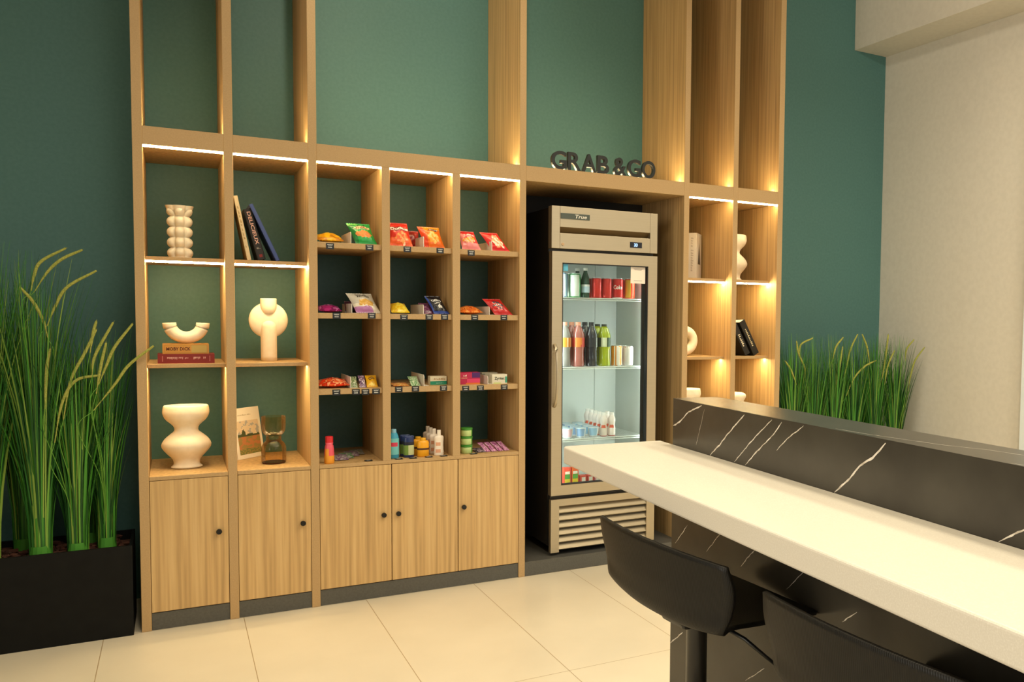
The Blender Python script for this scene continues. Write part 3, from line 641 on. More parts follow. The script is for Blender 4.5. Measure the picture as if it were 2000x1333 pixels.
bag('candy_pack', 'small green candy pack right of the divider in the third row, left cubby', 0.936, 0.045, R3, .036, .036, .075, 45, .02, ['8a9a70', '4f6a3c', 'b9bfa0'], swirl(3, 5, 2), cat='candy')
bag('candy_bar', 'purple wrapped candy bar between the green and yellow packs', 0.978, 0.045, R3, .032, .032, .08, 45, .02, ['8a6a8c', '503858', 'd8c8d0'], swirl(3, 6, 5), cat='candy')
bag('candy_pack', 'yellow peanut candy pack leaning at the right of the third row, left cubby', 1.025, 0.045, R3, .055, .055, .08, 45, .022, ['e0a818', '7a4a18', 'ecd05a'], logo(lambda s, q: 0, oval=(.5, .66, .3, .13, 1), pic=(.5, .2, .3, .1, 4, 2, 2)), cat='candy', txt=[('~peanut', .26, .74, .61, .70, 'e8c860')])
bag('candy_pack', 'dark candy bar at the right edge of the third row, left cubby', 1.053, 0.10, R3, .02, .02, .06, 50, .014, ['5a2a20', '38180f'], swirl(2, 6, 5), cat='candy')
bag('candy_pack', 'thin orange and yellow pack lying flat in the third row, middle cubby', 1.172, 0.045, R3, .085, .085, .10, 84, .012, ['d88a4a', 'e8c070', 'c8683a'], swirl(3, 5, 5), cat='candy')
bag('candy_pack', 'pale green mint pack left of the divider in the third row, middle cubby', 1.246, 0.05, R3, .05, .05, .10, 64, .02, ['7fae7a', 'cfe0c0', '5c8f5a'], swirl(3, 7, 1), cat='candy')

# boxes in the third row
carton('medicine_box', 'white and green medicine box in the third row, middle cubby', 'box', 1.376, 0.12, R3, .088, .05, .046, ('e4dcc0', '1f8f70', 'c9a86a'), [(0, 1, 0, .42, 1)], [('~tylenol', .22, .92, .6, .8, 'b08a50'), ('~painrelief', .35, .85, .16, .26, 'a8d8c4')])
carton('medicine_box', 'magenta and purple medicine box in the third row, right cubby', 'box', 1.541, 0.10, R3, .112, .06, .064, ('b81e4e', '4a1664', 'd83a6a', 'd8702a'), [(.6, 1, .55, 1, 1), (.35, 1, .12, .45, 2), (.3, 1, 0, .12, 3)], [('~midol', .04, .36, .68, .84, 'f2dcd4'), ('~complete', .05, .36, .5, .6, 'eeb090')])
carton('medicine_box', 'white medicine box with green corner and dark script in the third row, right cubby', 'box', 1.703, 0.085, R3, .086, .06, .052, ('d9d6c4', '3f9a80', 'c9d890'), [(.86, 1, .1, .75, 1), (.1, .6, 0, .14, 2)], [('Zyrtec', .16, .82, .35, .72, '243028')])
carton('medicine_box', 'grey box standing behind the white medicine box in the third row', 'box', 1.688, 0.21, R3, .09, .06, .054, ('a8a490', '6f6c5e'), [(0, .2, .5, .9, 1)])

# dividers
for (x, z, h, lab) in ((.921, R1, .058, 'top row, left cubby'), (1.281, R1, .056, 'top row, middle cubby'), (1.647, R1, .05, 'top row, right cubby'),
                       (.923, R2, .048, 'second row, left cubby'), (1.279, R2, .05, 'second row, middle cubby'), (1.634, R2, .046, 'second row, right cubby'),
                       (.915, R3, .058, 'third row, left cubby'), (1.281, R3, .06, 'third row, middle cubby'), (1.626, R3, .046, 'third row, right cubby')):
    b = MB(); y0, y1 = 0.022, 0.30
    arc = [(y0+.014-.014*math.cos(a), h-.014+.014*math.sin(a)) for a in (i*PI/2/6 for i in range(7))]
    poly = [(y0, 0)]+arc+[(y1, h), (y1, 0)]
    n = len(poly); b.v = [(-.0012, p, q) for p, q in poly]+[(.0012, p, q) for p, q in poly]
    b.f = [tuple(range(n))[::-1], tuple(range(n, 2*n))]+[(i, (i+1) % n, n+(i+1) % n, n+i) for i in range(n)]; b.m = [0]*len(b.f)
    b.box(.0012, .03, y0+.02, y1, 0.0, .0015)
    o = b.build('shelf_divider', M_acryl, recalc=True); o.location = (x, 0, z+0.0002)
    tag(o, 'white upright shelf divider in the %s' % lab, 'divider', 'white shelf dividers')

# price labels
TG = [(0.821, 1.792), (1.008, 1.795), (1.195, 1.795), (1.364, 1.797), (1.53, 1.793), (0.849, 1.45), (1.017, 1.452), (1.177, 1.446), (1.306, 1.449), (1.387, 1.45), (1.549, 1.449), (1.712, 1.451), (0.845, 1.068), (0.938, 1.068), (0.984, 1.066), (1.036, 1.067), (1.149, 1.074), (1.234, 1.074), (1.381, 1.074), (1.5, 1.068), (1.581, 1.068), (1.715, 1.069)]
wh = {0: 'under the yellow chip bag', 1: 'under the green chip bag', 2: 'under the red lettered chip bag', 3: 'under the orange chip bag', 4: 'under the pink and red chip bag', 5: 'under the magenta bag', 6: 'under the grey-white chip bag', 7: 'under the yellow candy bag',
      8: 'under the muted purple bag', 9: 'under the black and navy cookie bag', 10: 'under the orange cracker bag', 11: 'under the red star-print bag', 12: 'under the orange-red candy bag', 13: 'under the small green candy pack', 14: 'under the purple candy bar', 15: 'under the yellow peanut pack',
      16: 'under the thin orange and yellow pack', 17: 'under the pale green mint pack', 18: 'under the white and green medicine box', 19: 'under the left end of the magenta box', 20: 'at the divider beside the magenta box', 21: 'under the white medicine box with dark script'}
M_tag = [mat('15171a', 0.4, name='black_price_tag'), mat('d0d0cc', 0.6, name='white_print')]
def tagmesh(seed):
    r = random.Random(seed); b = MB().box(-.0185, .0185, -.002, 0, -.0145, .0145)
    for z, w_, hh in ((.008, .013, .0013), (.004, .010, .0012), (-.005, .0095, .0024)):
        x = -w_
        while x < w_:
            l = r.uniform(.0012, .0035); b.quad([(x, -.0023, z-hh), (min(x+l, w_), -.0023, z-hh), (min(x+l, w_), -.0023, z+hh), (x, -.0023, z+hh)], 1); x += l+.0009
    return b
for i, (x, z) in enumerate(TG):
    o = tagmesh(i).build('price_label', M_tag); o.location = (x, 0.0135, z-0.001); tag(o, 'small black price label with white print, ' + wh[i], 'price label', 'black price labels on the snack shelves')
fl = ['on the ledge right of the pink spray bottle', 'on the ledge below the blue bottle', 'on the ledge below the dark blue deodorants', 'on the ledge below the yellow bottles', 'on the ledge below the white lotion bottle', 'on the ledge below the green tins']
for i, (x, y) in enumerate([(1.0, .03), (1.148, .018), (1.221, .016), (1.303, .016), (1.382, .018), (1.545, .018)]):
    o = tagmesh(50+i).build('price_label', M_tag); o.location = (x, y, R4+0.0022); o.rotation_euler = (-PI/2, 0, 0)
    tag(o, 'black price label lying flat ' + fl[i], 'price label', 'black price labels on the snack shelves')

# toiletries on the ledge
bottle('spray_bottle', 'pink and orange bottle with red cap standing alone on the ledge', 0.814, 0.045, R4+.0003, [(.023, 0), (.024, .003), (.024, .04), (.022, .075), (.020, .088), (.017, .095), (.019, .105)],
       [mat('e0566a', .35), mat('e89a30', .35)], lambda a, q: 1 if q < .045+.02*math.sin(a*12) else 0, mat('cf2530', .35), (.102, .136, .0185))
bottle('mouthwash_bottle', 'tall light blue bottle with a pink dot against the left post of the middle cubby', 1.134, 0.065, R4+.0003, [(.024, 0), (.026, .004), (.0255, .09), (.024, .115), (.015, .135), (.012, .14)],
       [mat('3f9cc0', .25)], None, mat('7fb8d8', .4), (.134, .153, .013), sy=.7, lab=(.02, .105, .0266, [mat('6fc0c8', .4), mat('c83a58', .4)], lambda a, q: 1 if .055 < q < .085 and .66 < a < .86 else 0))
def deo(label, x, y):
    pr = [(.024, 0), (.0265, .004), (.0265, .07), (.0265, .085), (.0262, .086), (.026, .105), (.023, .110)]
    t = bottle('deodorant_stick', label, x, y, R4+.0003, pr, [mat('1c2c5c', .3)], None, mat('2c4070', .3), (.086, .1145, .0268), sy=.6,
               lab=(.014, .082, .0269, [mat('b8c090', .45), mat('181c30', .45), mat('6a8a38', .45)], lambda a, q: 1 if q > .066 else (2 if .55 < a < .72 and q < .06 else 0)))
    for c in t.children:
        if c.name.startswith('cap'): c.scale = (1, .62, 1)
    return t
d1 = deo('dark blue deodorant stick with green label, front one on the ledge', 1.210, 0.06)
dup(d1, (1.200, 0.105, R4+.0003), 'dark blue deodorant stick half hidden behind the front one')
def powder(label, x, y):
    t = bottle('powder_bottle', label, x, y, R4+.0003, [(.027, 0), (.0305, .004), (.0305, .075), (.026, .083), (.014, .087)], [mat('e8a41c', .35), mat('3a2412', .5)], lambda a, q: 0, mat('e2aa2a', .35), (.084, .099, .0145), sy=.62)
    MB().lathe([(.0309, .036), (.0309, .046)], seg=40, cap=False, sy=.62, mf=None).build('label_band', mat('4a2c18', .5), t)
    return t
bp = powder('yellow powder bottle with brown band, front one on the ledge', 1.284, 0.06)
dup(bp, (1.272, 0.115, R4+.0003), 'yellow powder bottle half hidden behind the front one')
def lotion(label, x, y):
    t = bottle('lotion_bottle', label, x, y, R4+.0003, [(.024, 0), (.026, .004), (.025, .02), (.0225, .05), (.0235, .075), (.026, .095), (.023, .104), (.011, .108)], [mat('eadfd0', .4)], None, mat('eee6d8', .4), (.106, .136, .0105), sy=.6,
               lab=(.016, .09, .0262, [mat('eadfd0', .45), mat('5a4636', .5), mat('d8a080', .5)], lambda a, q: 2 if (.6 < a < .8 and (q < .042 or .055 < q < .07)) else 0))
    for c in t.children:
        if c.name.startswith('label_wrap'):
            for v in c.data.vertices:
                f = 1-0.08*math.sin(PI*(v.co.z-.016)/.08); v.co.x *= f; v.co.y *= f
    return t
lb = lotion('white lotion bottle, frontmost of the file of four on the ledge', 1.368, 0.06)
for k, (x, y, nm) in enumerate(((1.360, .125, 'second'), (1.357, .185, 'third'), (1.356, .245, 'last'))): dup(lb, (x, y, R4+.0003), 'white lotion bottle, %s in the file of four on the ledge' % nm)
for k in range(3):
    t = thing('gum_tin', 'green round tin, %s of the stack in the bottom right cubby' % ['bottom', 'middle', 'top'][k], 'tin', (1.523, .075, R4+.0003+k*.0465), 0, 'stacked green tins')
    MB().lathe([(.029, 0), (.031, .002), (.031, .034), (.030, .035)], seg=28, mf=lambda a, q: 1 if .5 < a < .85 and .01 < q < .03 else 0).build('tin_body', [mat('4f9a3c', .35), mat('b8cf8a', .4)], t, smooth=True)
    MB().lathe([(.0325, .0352), (.0325, .045), (.031, .046)], seg=28).build('lid', mat('3f8a34', .35), t)
for k in range(4):
    bag('snack_pack', 'flat pack lying at the back of the bottom left cubby, %s' % ['frontmost', 'second', 'third', 'rearmost'][k], .885+.035*k, .10+.05*k, R4+.0003, .07, .07, .10, 82, .014, [['7a5a78', '5a8a54', '8a6a80', '6a7a5a'][k], 'a8a0a0'], swirl(2, 5, k), cat='pack')
bag('snack_pack', 'dark flat pack beside the green tins in the bottom right cubby', 1.600, .05, R4+.0003, .06, .06, .09, 82, .012, ['2a2622', 'a08a98'], swirl(2, 5, 3), cat='pack')
for k in range(4):
    bag('snack_pack', 'pink and purple flat pack in the bottom right cubby, %s' % ['leftmost of four', 'second of four', 'third of four', 'rightmost of four'][k], 1.640+.036*k, .055, R4+.0003, .032, .032, .12, 72, .013, ['9a4a84', 'c88ab4', 'e0b0cc'], swirl(3, 5, k), rz=0.12, cat='pack')

# ------------------------------------------------------------------ ceramics, books, decor
def vase_lathe(name, label, cat, loc, prof, sy=1.0, group=None, n=44):
    P = spline([(r, z, 0) for r, z in prof], n)
    t = MB().lathe([(max(p.x, .001), p.y) for p in P], seg=48, sy=sy, cap=True)
    top = P[-1]
    o = t.build(name, M_cer, smooth=True); o.location = loc
    return tag(o, label, cat, group)
HG = [(.056, 0), (.066, .004), (.066, .010), (.056, .020), (.060, .045), (.086, .075), (.106, .108), (.094, .140), (.068, .165), (.051, .182), (.056, .205), (.086, .235), (.0985, .262), (.098, .285), (.0945, .300), (.088, .303), (.080, .296), (.06, .285)]
vase_lathe('vase', 'large cream hourglass vase on the bottom left lit ledge', 'vase', (.192, .205, ZC+.0003), HG, .72)
vase_lathe('vase', 'tall cream hourglass vase in the upper right lit cubby, half hidden by the post', 'vase', (3.372, .25, 1.7113), HG, .72)
vase_lathe('vase', 'cream hourglass vase right of the fridge, only its rim showing above the bar', 'vase', (2.967, .15, ZC+.0003), HG, .72)
vase_lathe('vase', 'rounded cream vase on the lowest ledge beside the right planter, its top above the bar', 'vase', (3.342, .15, ZC+.0003), [(.05, 0), (.056, .004), (.07, .05), (.09, .11), (.085, .15), (.06, .18), (.055, .20), (.075, .235), (.072, .255), (.05, .266), (.02, .268)], .8)
# bubble vase
def bub(u, v):
    a = u*2*PI+PI/6; z = v*.245; k = 5
    ph = v*k; row = abs(math.sin(PI*ph))**0.7
    lob = abs(math.sin(3*a))**0.6
    r = .031+.007*row+.021*lob*(.40+.60*row)
    if v > .93: r = .046+.008*(v-.93)/.07+.009*lob
    if v < .03: r = .040+.010*lob
    return (r*math.cos(a), r*math.sin(a), z)
b = MB().grid(bub, 72, 70, wrap=True)
n0 = len(b.v)-72; b.f.append(tuple(range(72))[::-1]); b.m.append(0)
b.grid(lambda u, v: tuple(Vector(bub(u, 1))*(1-.25*v)*1.0 if False else (bub(u, 1)[0]*(1-.2*v), bub(u, 1)[1]*(1-.2*v), .245-.03*v)), 72, 2, wrap=True)
b.f.append(tuple(range(len(b.v)-72, len(b.v)))); b.m.append(0)
o = b.build('vase', M_cer, smooth=True); o.location = (.179, .19, 1.7113); tag(o, 'cream bubble-textured vase on the top left lit shelf', 'vase')
# round disc vase
t = MB()
def disc(u, v):
    a = u*2*PI; p = v*PI; return (.0905*math.sin(p)*math.cos(a), .030*math.cos(p)*-1, .205+.0905*math.sin(p)*math.sin(a))
t.grid(disc, 56, 24, wrap=True)
P = spline([(.0375, 0, 0), (.0375, .12, 0), (.0375, .165, 0), (.034, .185, 0), (.022, .200, 0), (.004, .205, 0)], 24); t.lathe([(p.x, p.y) for p in P], c=(0, -.012, 0), seg=32)
P = spline([(.004, .232, 0), (.024, .238, 0), (.034, .255, 0), (.0375, .275, 0), (.0375, .300, 0), (.0375, .312, 0), (.033, .313, 0), (.031, .30, 0)], 30); t.lathe([(p.x, p.y) for p in P], c=(0, -.012, 0), seg=32)
o = t.build('vase', M_cer, smooth=True); o.location = (.562, .26, 1.2173); tag(o, 'cream vase with a round disc body on a column, second lit column', 'vase')
# U vase
t = MB(); Rm, rm = .070, .0285
path = [(-Rm*math.cos(a), 0, Rm+rm-Rm*math.sin(a)) for a in (i*PI/32 for i in range(33))]
t.tube(path, rm, 28, cap=True)
o = t.build('vase', M_cer, smooth=True); o.location = (.199, .185, 1.3085)
for s in (-1, 1):
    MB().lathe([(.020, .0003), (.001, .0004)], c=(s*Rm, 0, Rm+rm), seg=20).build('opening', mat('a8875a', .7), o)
tag(o, 'cream U-shaped tube vase resting on two stacked books', 'vase')
# ring vase
t = MB(); Rm, rm = .066, .030
t.grid(lambda u, v: ((Rm+rm*math.cos(v*2*PI))*math.cos(u*2*PI), rm*math.sin(v*2*PI), Rm+rm+(Rm+rm*math.cos(v*2*PI))*math.sin(u*2*PI)), 48, 20, wrap=True)
t.lathe([(.014, .175), (.013, .195), (.017, .215)], seg=20)
o = t.build('vase', M_cer, smooth=True); o.location = (3.006, .25, 1.2173); tag(o, 'cream ring-shaped vase in the middle cubby right of the fridge, half hidden by the post', 'vase')

def book(name, label, loc, wd, th, ht, cover, rot=(0, 0, 0), pages='e9dcc0', cat='book', group=None):
    """closed book: x = thickness, y = depth of cover, z = height; spine faces -y"""
    t = thing(name, label, cat, loc, 0, group); t.rotation_euler = rot
    cm = mat(cover, .5)
    b = MB(); c = .0025
    b.box(0, c, 0, wd, 0, ht); b.box(th-c, th, 0, wd, 0, ht); b.box(c, th-c, 0, c, 0, ht)
    b.build('cover', cm, t, bevel=.0008, bseg=1)
    MB().box(c, th-c, c, wd-.004, .003, ht-.003).build('pages', mat(pages, .8), t)
    return t
def spine_text(t, s, th, z0, z1, x0, x1, col, up=True):
    # letters run down the spine (top to bottom)
    text_map('spine_title', s, lambda a, b: (lerp(x0, x1, b), -.0006, lerp(z1, z0, a)), mat(col, .5), t, bold=.02)
# stacked pair under the U vase (lying: thickness up)
def flat_book(label, x0, x1, y0, y1, z, th, cover, txts, regions=()):
    t = thing('book', label, 'book', ((x0+x1)/2, (y0+y1)/2, z), 0)
    w2, d2, c = (x1-x0)/2, (y1-y0)/2, .003
    b = MB(); b.box(-w2, w2, -d2, d2, 0, c); b.box(-w2, w2, -d2, d2, th-c, th); b.box(-w2, w2, -d2, -d2+c, c, th-c)
    for k_, (a0, a1, b0, b1, mi) in enumerate(regions):
        yy = -d2-.0003-.0002*k_
        b.quad([(lerp(-w2, w2, a0), yy, th*b0), (lerp(-w2, w2, a1), yy, th*b0), (lerp(-w2, w2, a1), yy, th*b1), (lerp(-w2, w2, a0), yy, th*b1)], mi)
    b.build('cover', [mat(c_, .5) for c_ in cover], t)
    MB().box(-w2+.004, w2-.004, -d2+c, d2-.005, c, th-c).build('pages', mat('e9dcc0', .8), t)
    for s, a0, a1, b0, b1, col in txts: text_map('spine_title', s, lambda p, q: (lerp(-w2, w2, lerp(a0, a1, p)), -d2-.0014, th*lerp(b0, b1, q)), mat(col, .5), t, bold=.03)
flat_book('dark red cloth book lying at the bottom of the two-book stack', .080, .314, .12, .27, 1.2173, .044, ('7c1f1c', 'c9908a'), [('~harpersxx', .84, .62, .68, .42, 'd8a8a0'), ('~ofthe', .58, .46, .62, .45, 'd8a8a0'), ('~hamletandothel', .44, .16, .68, .42, 'd8a8a0')], [(.08, .088, .2, .8, 1), (.91, .918, .2, .8, 1)])
flat_book('tan book with dark red lettering on top of the red book', .100, .291, .125, .265, 1.2616, .0465, ('c08a3c', 'b39a54', '9c7430'), [('MOBY DICK', .08, .60, .34, .68, '5a2414')], [(.04, .96, .1, .88, 2), (.045, .955, .12, .86, 0), (.62, .955, .12, .86, 1)])
# leaning books, second lit column
def lean(label, xb, xt, zb, zt, y0, wd, th, cover, **k):
    dx, dz = xt-xb, zt-zb; L = math.hypot(dx, dz); a = math.atan2(dx, dz)
    return book('book', label, (xb, y0, zb), wd, th, L, cover, rot=(0, a, 0), **k), L
t1, L = lean('cream book leaning against the post, leftmost of three on the upper shelf', .4605, .4035, 1.7115, 2.016, .12, .20, .018, 'd8c6a0'); spine_text(t1, '~jardinsles', .018, .05, .26, .006, .012, 'a8905e')
t2, L = lean('black book with pale pink spine letters, middle of three leaning on the upper shelf', .507, .4455, 1.7195-.006, 1.955, .125, .18, .036, '1c1714'); spine_text(t2, 'DELICIEUX', .036, .075, .235, .011, .027, 'd8a898'); spine_text(t2, '~recip', .036, .052, .066, .010, .028, '9c9488')
MB().quad([(.012, -.0006, .012), (.026, -.0006, .012), (.026, -.0006, .026), (.012, -.0006, .026)]).build('spine_emblem', mat('7a1c18', .5), t2)
t3, L = lean('slim blue book, rightmost of three leaning on the upper shelf', .588, .470, 1.7115, 1.978, .11, .20, .017, '3a4c86')
# white standing book upper right
t4 = book('book', 'thick white book with a dark tree on its cover, right of the fridge', (3.050, .289, 1.7113), .14, .055, .300, 'd9d2c6', rot=(0, 0, math.radians(-45)), pages='e8e2d4')
MB().quad([(.0556, .04, .10), (.0556, .11, .10), (.0556, .075, .24)]).build('cover_picture', mat('4c4438', .6), t4)
text_map('spine_title', '~modernlandscap', lambda a, b: (lerp(.018, .036, b), -.0006, lerp(.27, .05, a)), mat('b8b0a4', .6), t4, bold=0)
# two black books lower right
t5, L = lean('black book with white spine lettering, right one of two leaning in the rightmost lit column', 3.452, 3.330, 1.2175, 1.435, .10, .17, .046, '16130f'); spine_text(t5, '~atlasdesign', .046, .06, .19, .018, .032, 'd8c8a0')
t6, L = lean('black book with a pale title, left one of two leaning in the rightmost lit column', 3.392, 3.285, 1.2175, 1.407, .11, .16, .040, '1b1713'); spine_text(t6, '~travels', .04, .06, .15, .012, .028, 'e0d4b8')
# landscape picture book, tilted back
t7 = thing('picture_book', 'white-bordered book with a field landscape on its cover, behind the amber vase', 'book', (.488, .385, ZC+.0012), 0)
t7.rotation_euler = (math.radians(-9), 0, math.radians(44))
W_, H_, D_ = .185, .262, .018
MB().box(-W_/2, W_/2, 0, D_, 0, H_).build('cover', mat('efe6d2', .55), t7, bevel=.001, bseg=1)
def pic(u, v):
    x, z = u-.5, v
    n1 = noise.noise(Vector((u*6, v*11, 1))); n2 = noise.noise(Vector((u*16, v*22, 4)))
    if v > .52:
        if v < .58+.03*n1 or ((u-.27)/.09)**2+((v-.60)/.13)**2 < 1+.5*n2: return 0
        return 1 if n1+.4*n2 > .22 else 2
    if v > .16+.05*n1: return 3 if n1+.3*n2 > -.08 else 4
    return 5 if n2 > 0 else 4
MB().grid(lambda u, v: (lerp(-.075, .075, u), -.0006, lerp(.022, .195, v)), 36, 40, pic).build('cover_picture', [mat(c, .6) for c in ('45502f', 'aaa9a4', 'dcc8a8', 'b87a4c', '98834a', '6f7840')], t7)
text_map('cover_title', '~impressions', lambda a, b: (lerp(-.06, .03, a), -.0008, lerp(.222, .230, b)), mat('b8a888', .6), t7, bold=0)
# amber glass vase
def shell(prof, th):
    return prof+[(max(r-th, .001), z) for r, z in reversed(prof) if z > prof[0][1]+th]
t = thing('glass_vase', 'amber glass hourglass vase in front of the picture book', 'vase', (.572, .175, ZC+.0003))
lo = [(p.x, p.y) for p in spline([(.050, 0, 0), (.056, .006, 0), (.057, .03, 0), (.057, .075, 0), (.048, .100, 0), (.036, .113, 0), (.0355, .135, 0)], 24)]
up = [(p.x, p.y) for p in spline([(.030, .137, 0), (.040, .141, 0), (.052, .160, 0), (.0555, .190, 0), (.0555, .235, 0)], 20)]
MB().lathe(lo, seg=40, cap=True).build('lower_bulb', M_amber, t, smooth=True)
b = MB().lathe(up, seg=40, cap=False); b.build('upper_cup', M_amber, t, smooth=True)
MB().lathe([(.054, .002), (.054, .007)], seg=40).build('glass_base', mat('4a1c10', .15), t)

# ------------------------------------------------------------------ planters and grasses
M_g = [mat('30682a', .5, spec=.3), mat('45862c', .5, spec=.3), mat('1f4a1e', .5, spec=.3), mat('66983a', .5, spec=.3), mat('809e44', .5, spec=.3)]
M_seed = noise_mat('seed_head', '848c38', 'a6a650', (1, 1, 1), 160, 2, .8)
M_mulch = noise_mat('bark_mulch', '3a1f16', '6a4030', (1, 1, 1), 60, 4, .9, .5)
def planter(label, x0, x1, y0, y1, h):
    t = thing('planter', label, 'planter', ((x0+x1)/2, (y0+y1)/2, 0))
    b = MB(); th = .012
    b.box(x0, x1, y0, y0+th, 0.0, h); b.box(x0, x1, y1-th, y1, 0, h); b.box(x0, x0+th, y0+th, y1-th, 0, h); b.box(x1-th, x1, y0+th, y1-th, 0, h); b.box(x0+th, x1-th, y0+th, y1-th, 0, h-.06)
    b.build('planter_box', M_planter, t, world=True)
    r = random.Random(3); b = MB()
    for k in range(int(420*(x1-x0))):
        x = r.uniform(x0+.025, x1-.025); y = r.uniform(y0+.02, y1-.02); z = h-.034+r.uniform(-.008, .014); s = r.uniform(.010, .022)
        R_ = Matrix.Rotation(r.uniform(0, 6.28), 3, 'Z') @ Matrix.Rotation(r.uniform(-.6, .6), 3, 'X')
        n = len(b.v)
        for dz in (-1, 1):
            for dy in (-1, 1):
                for dx in (-1, 1): b.v.append(tuple(Vector((x, y, z))+R_ @ Vector((dx*s*r.uniform(.6, 1), dy*s*.55*r.uniform(.6, 1), dz*s*.3))))
        for q in ((0, 2, 3, 1), (4, 5, 7, 6), (0, 1, 5, 4), (2, 6, 7, 3), (0, 4, 6, 2), (1, 3, 7, 5)): b.f.append(tuple(n+i for i in q)); b.m.append(r.randrange(2))
    b.box(x0+th+.001, x1-th-.001, y0+th+.001, y1-th-.001, h-.062, h-.045, 0)
    m = b.build('bark_mulch', [M_mulch, mat('4f2c20', .9)], t, world=True); m['kind'] = 'stuff'
    return t
HP = .41
planter('long black rectangular planter left of the shelving', -1.25, -.030, -.020, .32, HP)
planter('black rectangular planter right of the shelving, hidden behind the bar', 3.66, 4.80, -.06, .28, HP)
def grass(label, x, y, zb, hmin, hmax, n, spread, seed, heads, br=.035, xlim=None, ylim=.53, xmin=None):
    t = thing('grass_clump', label, 'plant', (x, y, zb)); r = random.Random(seed); b = MB()
    for k in range(n):
        a = r.uniform(0, 2*PI); rr = br*math.sqrt(r.random()); h = r.uniform(hmin, hmax)*(1 if r.random() < .8 else .6)
        bx, by = rr*math.cos(a), rr*math.sin(a)*.8
        s = spread*r.random()**.8*h; la = a+r.uniform(-.5, .5); ox, oy = s*math.cos(la), s*math.sin(la)*.55
        if xlim is not None: ox = min(ox, xlim-x-bx)
        if xmin is not None: ox = max(ox, xmin-x-bx)
        oy = min(oy, ylim-y-by)
        wd = r.uniform(.0020, .0044); seg = 7; side = Vector((math.cos(la+PI/2+r.uniform(-.6, .6)), math.sin(la+PI/2), 0)); nb = len(b.v); mi = r.choice((0, 0, 1, 1, 1, 2, 2, 3, 4) if h > hmin*.8 else (0, 1, 2))
        droop = r.uniform(.0, .12)*h if s > .18*h else 0
        for i in range(seg+1):
            q = i/seg; p = Vector((bx+ox*q**1.9, by+oy*q**1.9, h*(q-.06*q*q*(s/h))-droop*max(0, q-.6)**2*4)); ww = wd*(1-q**2.2)+.0003
            b.v += [tuple(p-side*ww), tuple(p+side*ww)]
        for i in range(seg): b.f.append((nb+2*i, nb+2*i+1, nb+2*i+3, nb+2*i+2)); b.m.append(mi)
    # sheathed foot of the clump
    b.lathe([(br*.95, -.025), (br*1.02, 0), (br*.9, .05)], seg=14, mf=lambda a, q: 1, cap=False)
    b.build('blades', M_g, t)
    for hp in heads:
        P = [Vector((px_, py_, pz_)) for px_, py_, pz_ in hp]          # world, tip first
        P = [p-Vector((x, y, zb)) for p in P]
        S = spline(P, 22); sh2 = MB(); rr = random.Random(seed*7+int(abs(P[0].x)*1000))
        rad = [.0022+.0042*math.sin(PI*min(1, (i+1.5)/20))**.5 for i in range(23)]
        sh2.tube(S, rad, 8)
        for i in range(len(S)*14):
            q = rr.uniform(0, 21.9); j = int(q); p = S[j].lerp(S[j+1], q-j); d = Vector((rr.uniform(-1, 1), rr.uniform(-1, 1), rr.uniform(-1, 1))).normalized(); tt = (S[max(j-1, 0)]-S[min(j+1, 22)]).normalized()
            e = p+d*rad[j]*1.5+tt*.008; sd = d.cross(tt).normalized()*.0009; n = len(sh2.v); sh2.v += [tuple(p+sd), tuple(p-sd), tuple(e)]; sh2.f.append((n, n+1, n+2)); sh2.m.append(0)
        o = sh2.build('seed_head', M_seed, t)
        last = S[-1]; dirn = (S[-1]-S[-3]).normalized()
        ln_ = spline([last, last+dirn*.10, Vector((last.x*.45, last.y*.5, max(.05, last.z*.5))), Vector((0, 0, 0.01))], 16)
        MB().tube(ln_, .0014, 5).build('stem', M_g[3], o)
    return t
HL = [[(-0.249, 1.725), (-0.337, 1.664), (-0.362, 1.601), (-0.373, 1.54)], [(-0.19, 1.721), (-0.262, 1.679), (-0.313, 1.624), (-0.363, 1.534)], [(-0.141, 1.633), (-0.247, 1.559), (-0.291, 1.475), (-0.321, 1.392)], [(-0.408, 1.551), (-0.367, 1.493), (-0.335, 1.416), (-0.319, 1.34)], [(-0.311, 1.294), (-0.324, 1.22), (-0.331, 1.114), (-0.335, 1.038)], [(-0.133, 1.178), (-0.224, 1.156), (-0.275, 1.058), (-0.304, 0.891)], [(-0.146, 1.377), (-0.188, 1.278), (-0.242, 1.156), (-0.271, 0.989)], [(0.068, 1.305), (-0.027, 1.221), (-0.082, 1.136), (-0.162, 1.024)], [(-0.011, 1.403), (-0.079, 1.301), (-0.113, 1.216), (-0.141, 1.138)], [(-0.083, 1.409), (-0.152, 1.264), (-0.165, 1.179)], [(-0.145, 1.413), (-0.157, 1.364), (-0.17, 1.275)], [(-0.111, 1.319), (-0.134, 1.207), (-0.151, 1.096)]]
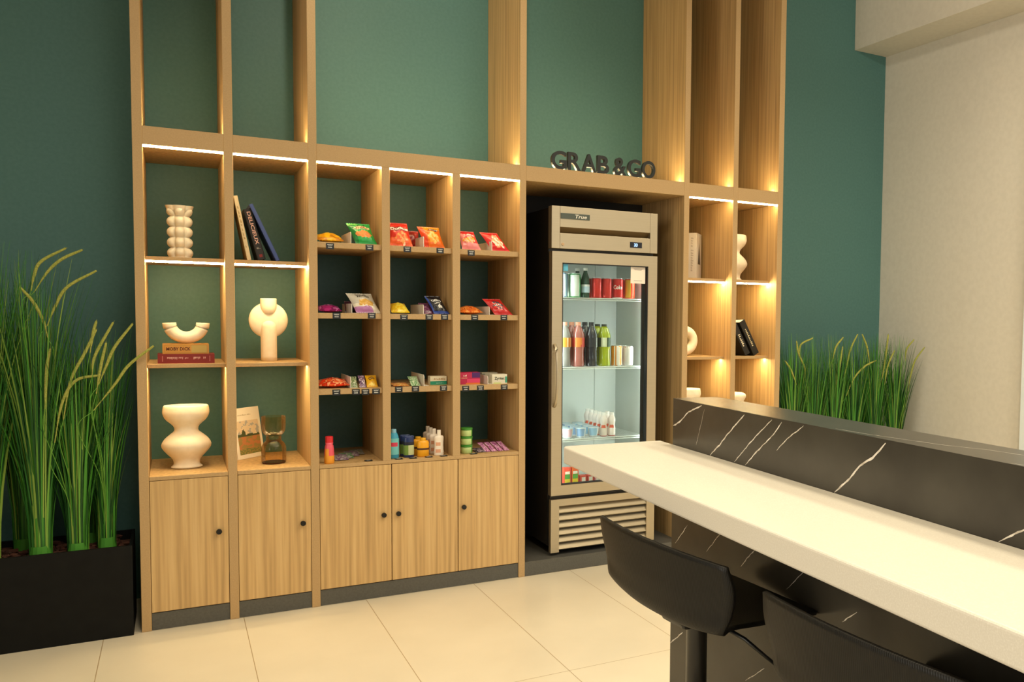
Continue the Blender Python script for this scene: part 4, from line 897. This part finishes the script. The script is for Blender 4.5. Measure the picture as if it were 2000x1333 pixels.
HR = [[(3.874, 1.335), (3.775, 1.29), (3.768, 1.201)], [(3.739, 1.314), (3.757, 1.237), (3.812, 1.139), (3.824, 1.087)], [(3.649, 1.183), (3.697, 1.124), (3.747, 1.024)], [(4.144, 1.34), (4.082, 1.276), (4.057, 1.192)], [(4.274, 1.361), (4.214, 1.26), (4.178, 1.132), (4.157, 1.063)], [(4.317, 1.361), (4.367, 1.266), (4.395, 1.145)], [(4.457, 1.178), (4.348, 1.137), (4.249, 1.053), (4.184, 0.934)], [(4.563, 1.361), (4.552, 1.265), (4.524, 1.09), (4.482, 0.959)], [(4.627, 1.246), (4.565, 1.133), (4.54, 1.001)], [(4.817, 1.323), (4.748, 1.256), (4.736, 1.171)], [(4.926, 1.266), (4.836, 1.173), (4.796, 1.065), (4.77, 0.95)], [(4.141, 1.276), (4.118, 1.141), (4.094, 1.014)]]
def hd3(h, y): return [(x, y, z) for x, z in h]
zb = HP-.025
grass('tall green grass clump in the left planter, leftmost at the picture edge', -.56, .08, zb, 1.0, 1.38, 300, .20, 1, [], br=.045)
grass('tall green grass clump at the front of the left planter with four drooping seed heads', -.37, .055, zb, .75, 1.34, 300, .22, 2, [hd3(HL[i], -.01) for i in (0, 1, 2, 3)], br=.042)
grass('mid-height green grass clump at the front of the left planter, second from its right end', -.235, .05, zb, .6, 1.0, 260, .24, 3, [hd3(HL[i], -.02) for i in (4, 5, 6, 10)], br=.040, xlim=-.01)
grass('green grass clump at the right end of the left planter beside the oak post', -.130, .10, zb, .6, 1.03, 240, .22, 4, [hd3(HL[i], -.02) for i in (7, 8, 9, 11)], br=.036, xlim=-.008)
grass('tall green grass clump at the back of the left planter, behind the tall front clumps', -.45, .24, zb, .9, 1.35, 220, .22, 5, [], br=.040)
grass('green grass clump at the back right of the left planter', -.20, .24, zb, .6, 1.02, 200, .22, 6, [], br=.038, xlim=-.01)
grass('tall green grass clump in the left planter just outside the left picture edge', -.72, .15, zb, .9, 1.35, 140, .22, 7, [], br=.045)
RX = [3.76, 3.94, 4.12, 4.30, 4.50, 4.70]; RG = [(0, 1, 2), (), (3, 11), (4, 5, 6), (7, 8), (9, 10)]
nm = ['leftmost, beside the oak shelving', 'second from the left', 'third from the left', 'fourth from the left', 'fifth from the left, before the wall corner', 'rightmost, against the white wall']
for k in range(6):
    grass('green grass clump in the right planter, ' + nm[k], RX[k], .07, zb, .55, 1.0, 340, .24, 20+k, [hd3(HR[i], .02) for i in RG[k]], br=.042, xlim=4.93, xmin=3.60)
for k in range(3):
    grass(['green grass clump at the back of the right planter near the shelving', 'green grass clump at the back middle of the right planter', 'green grass clump at the back of the right planter near the white wall'][k], 3.85+k*.36, .20, zb, .5, .98, 240, .22, 30+k, [], br=.040, xlim=4.93, xmin=3.60)
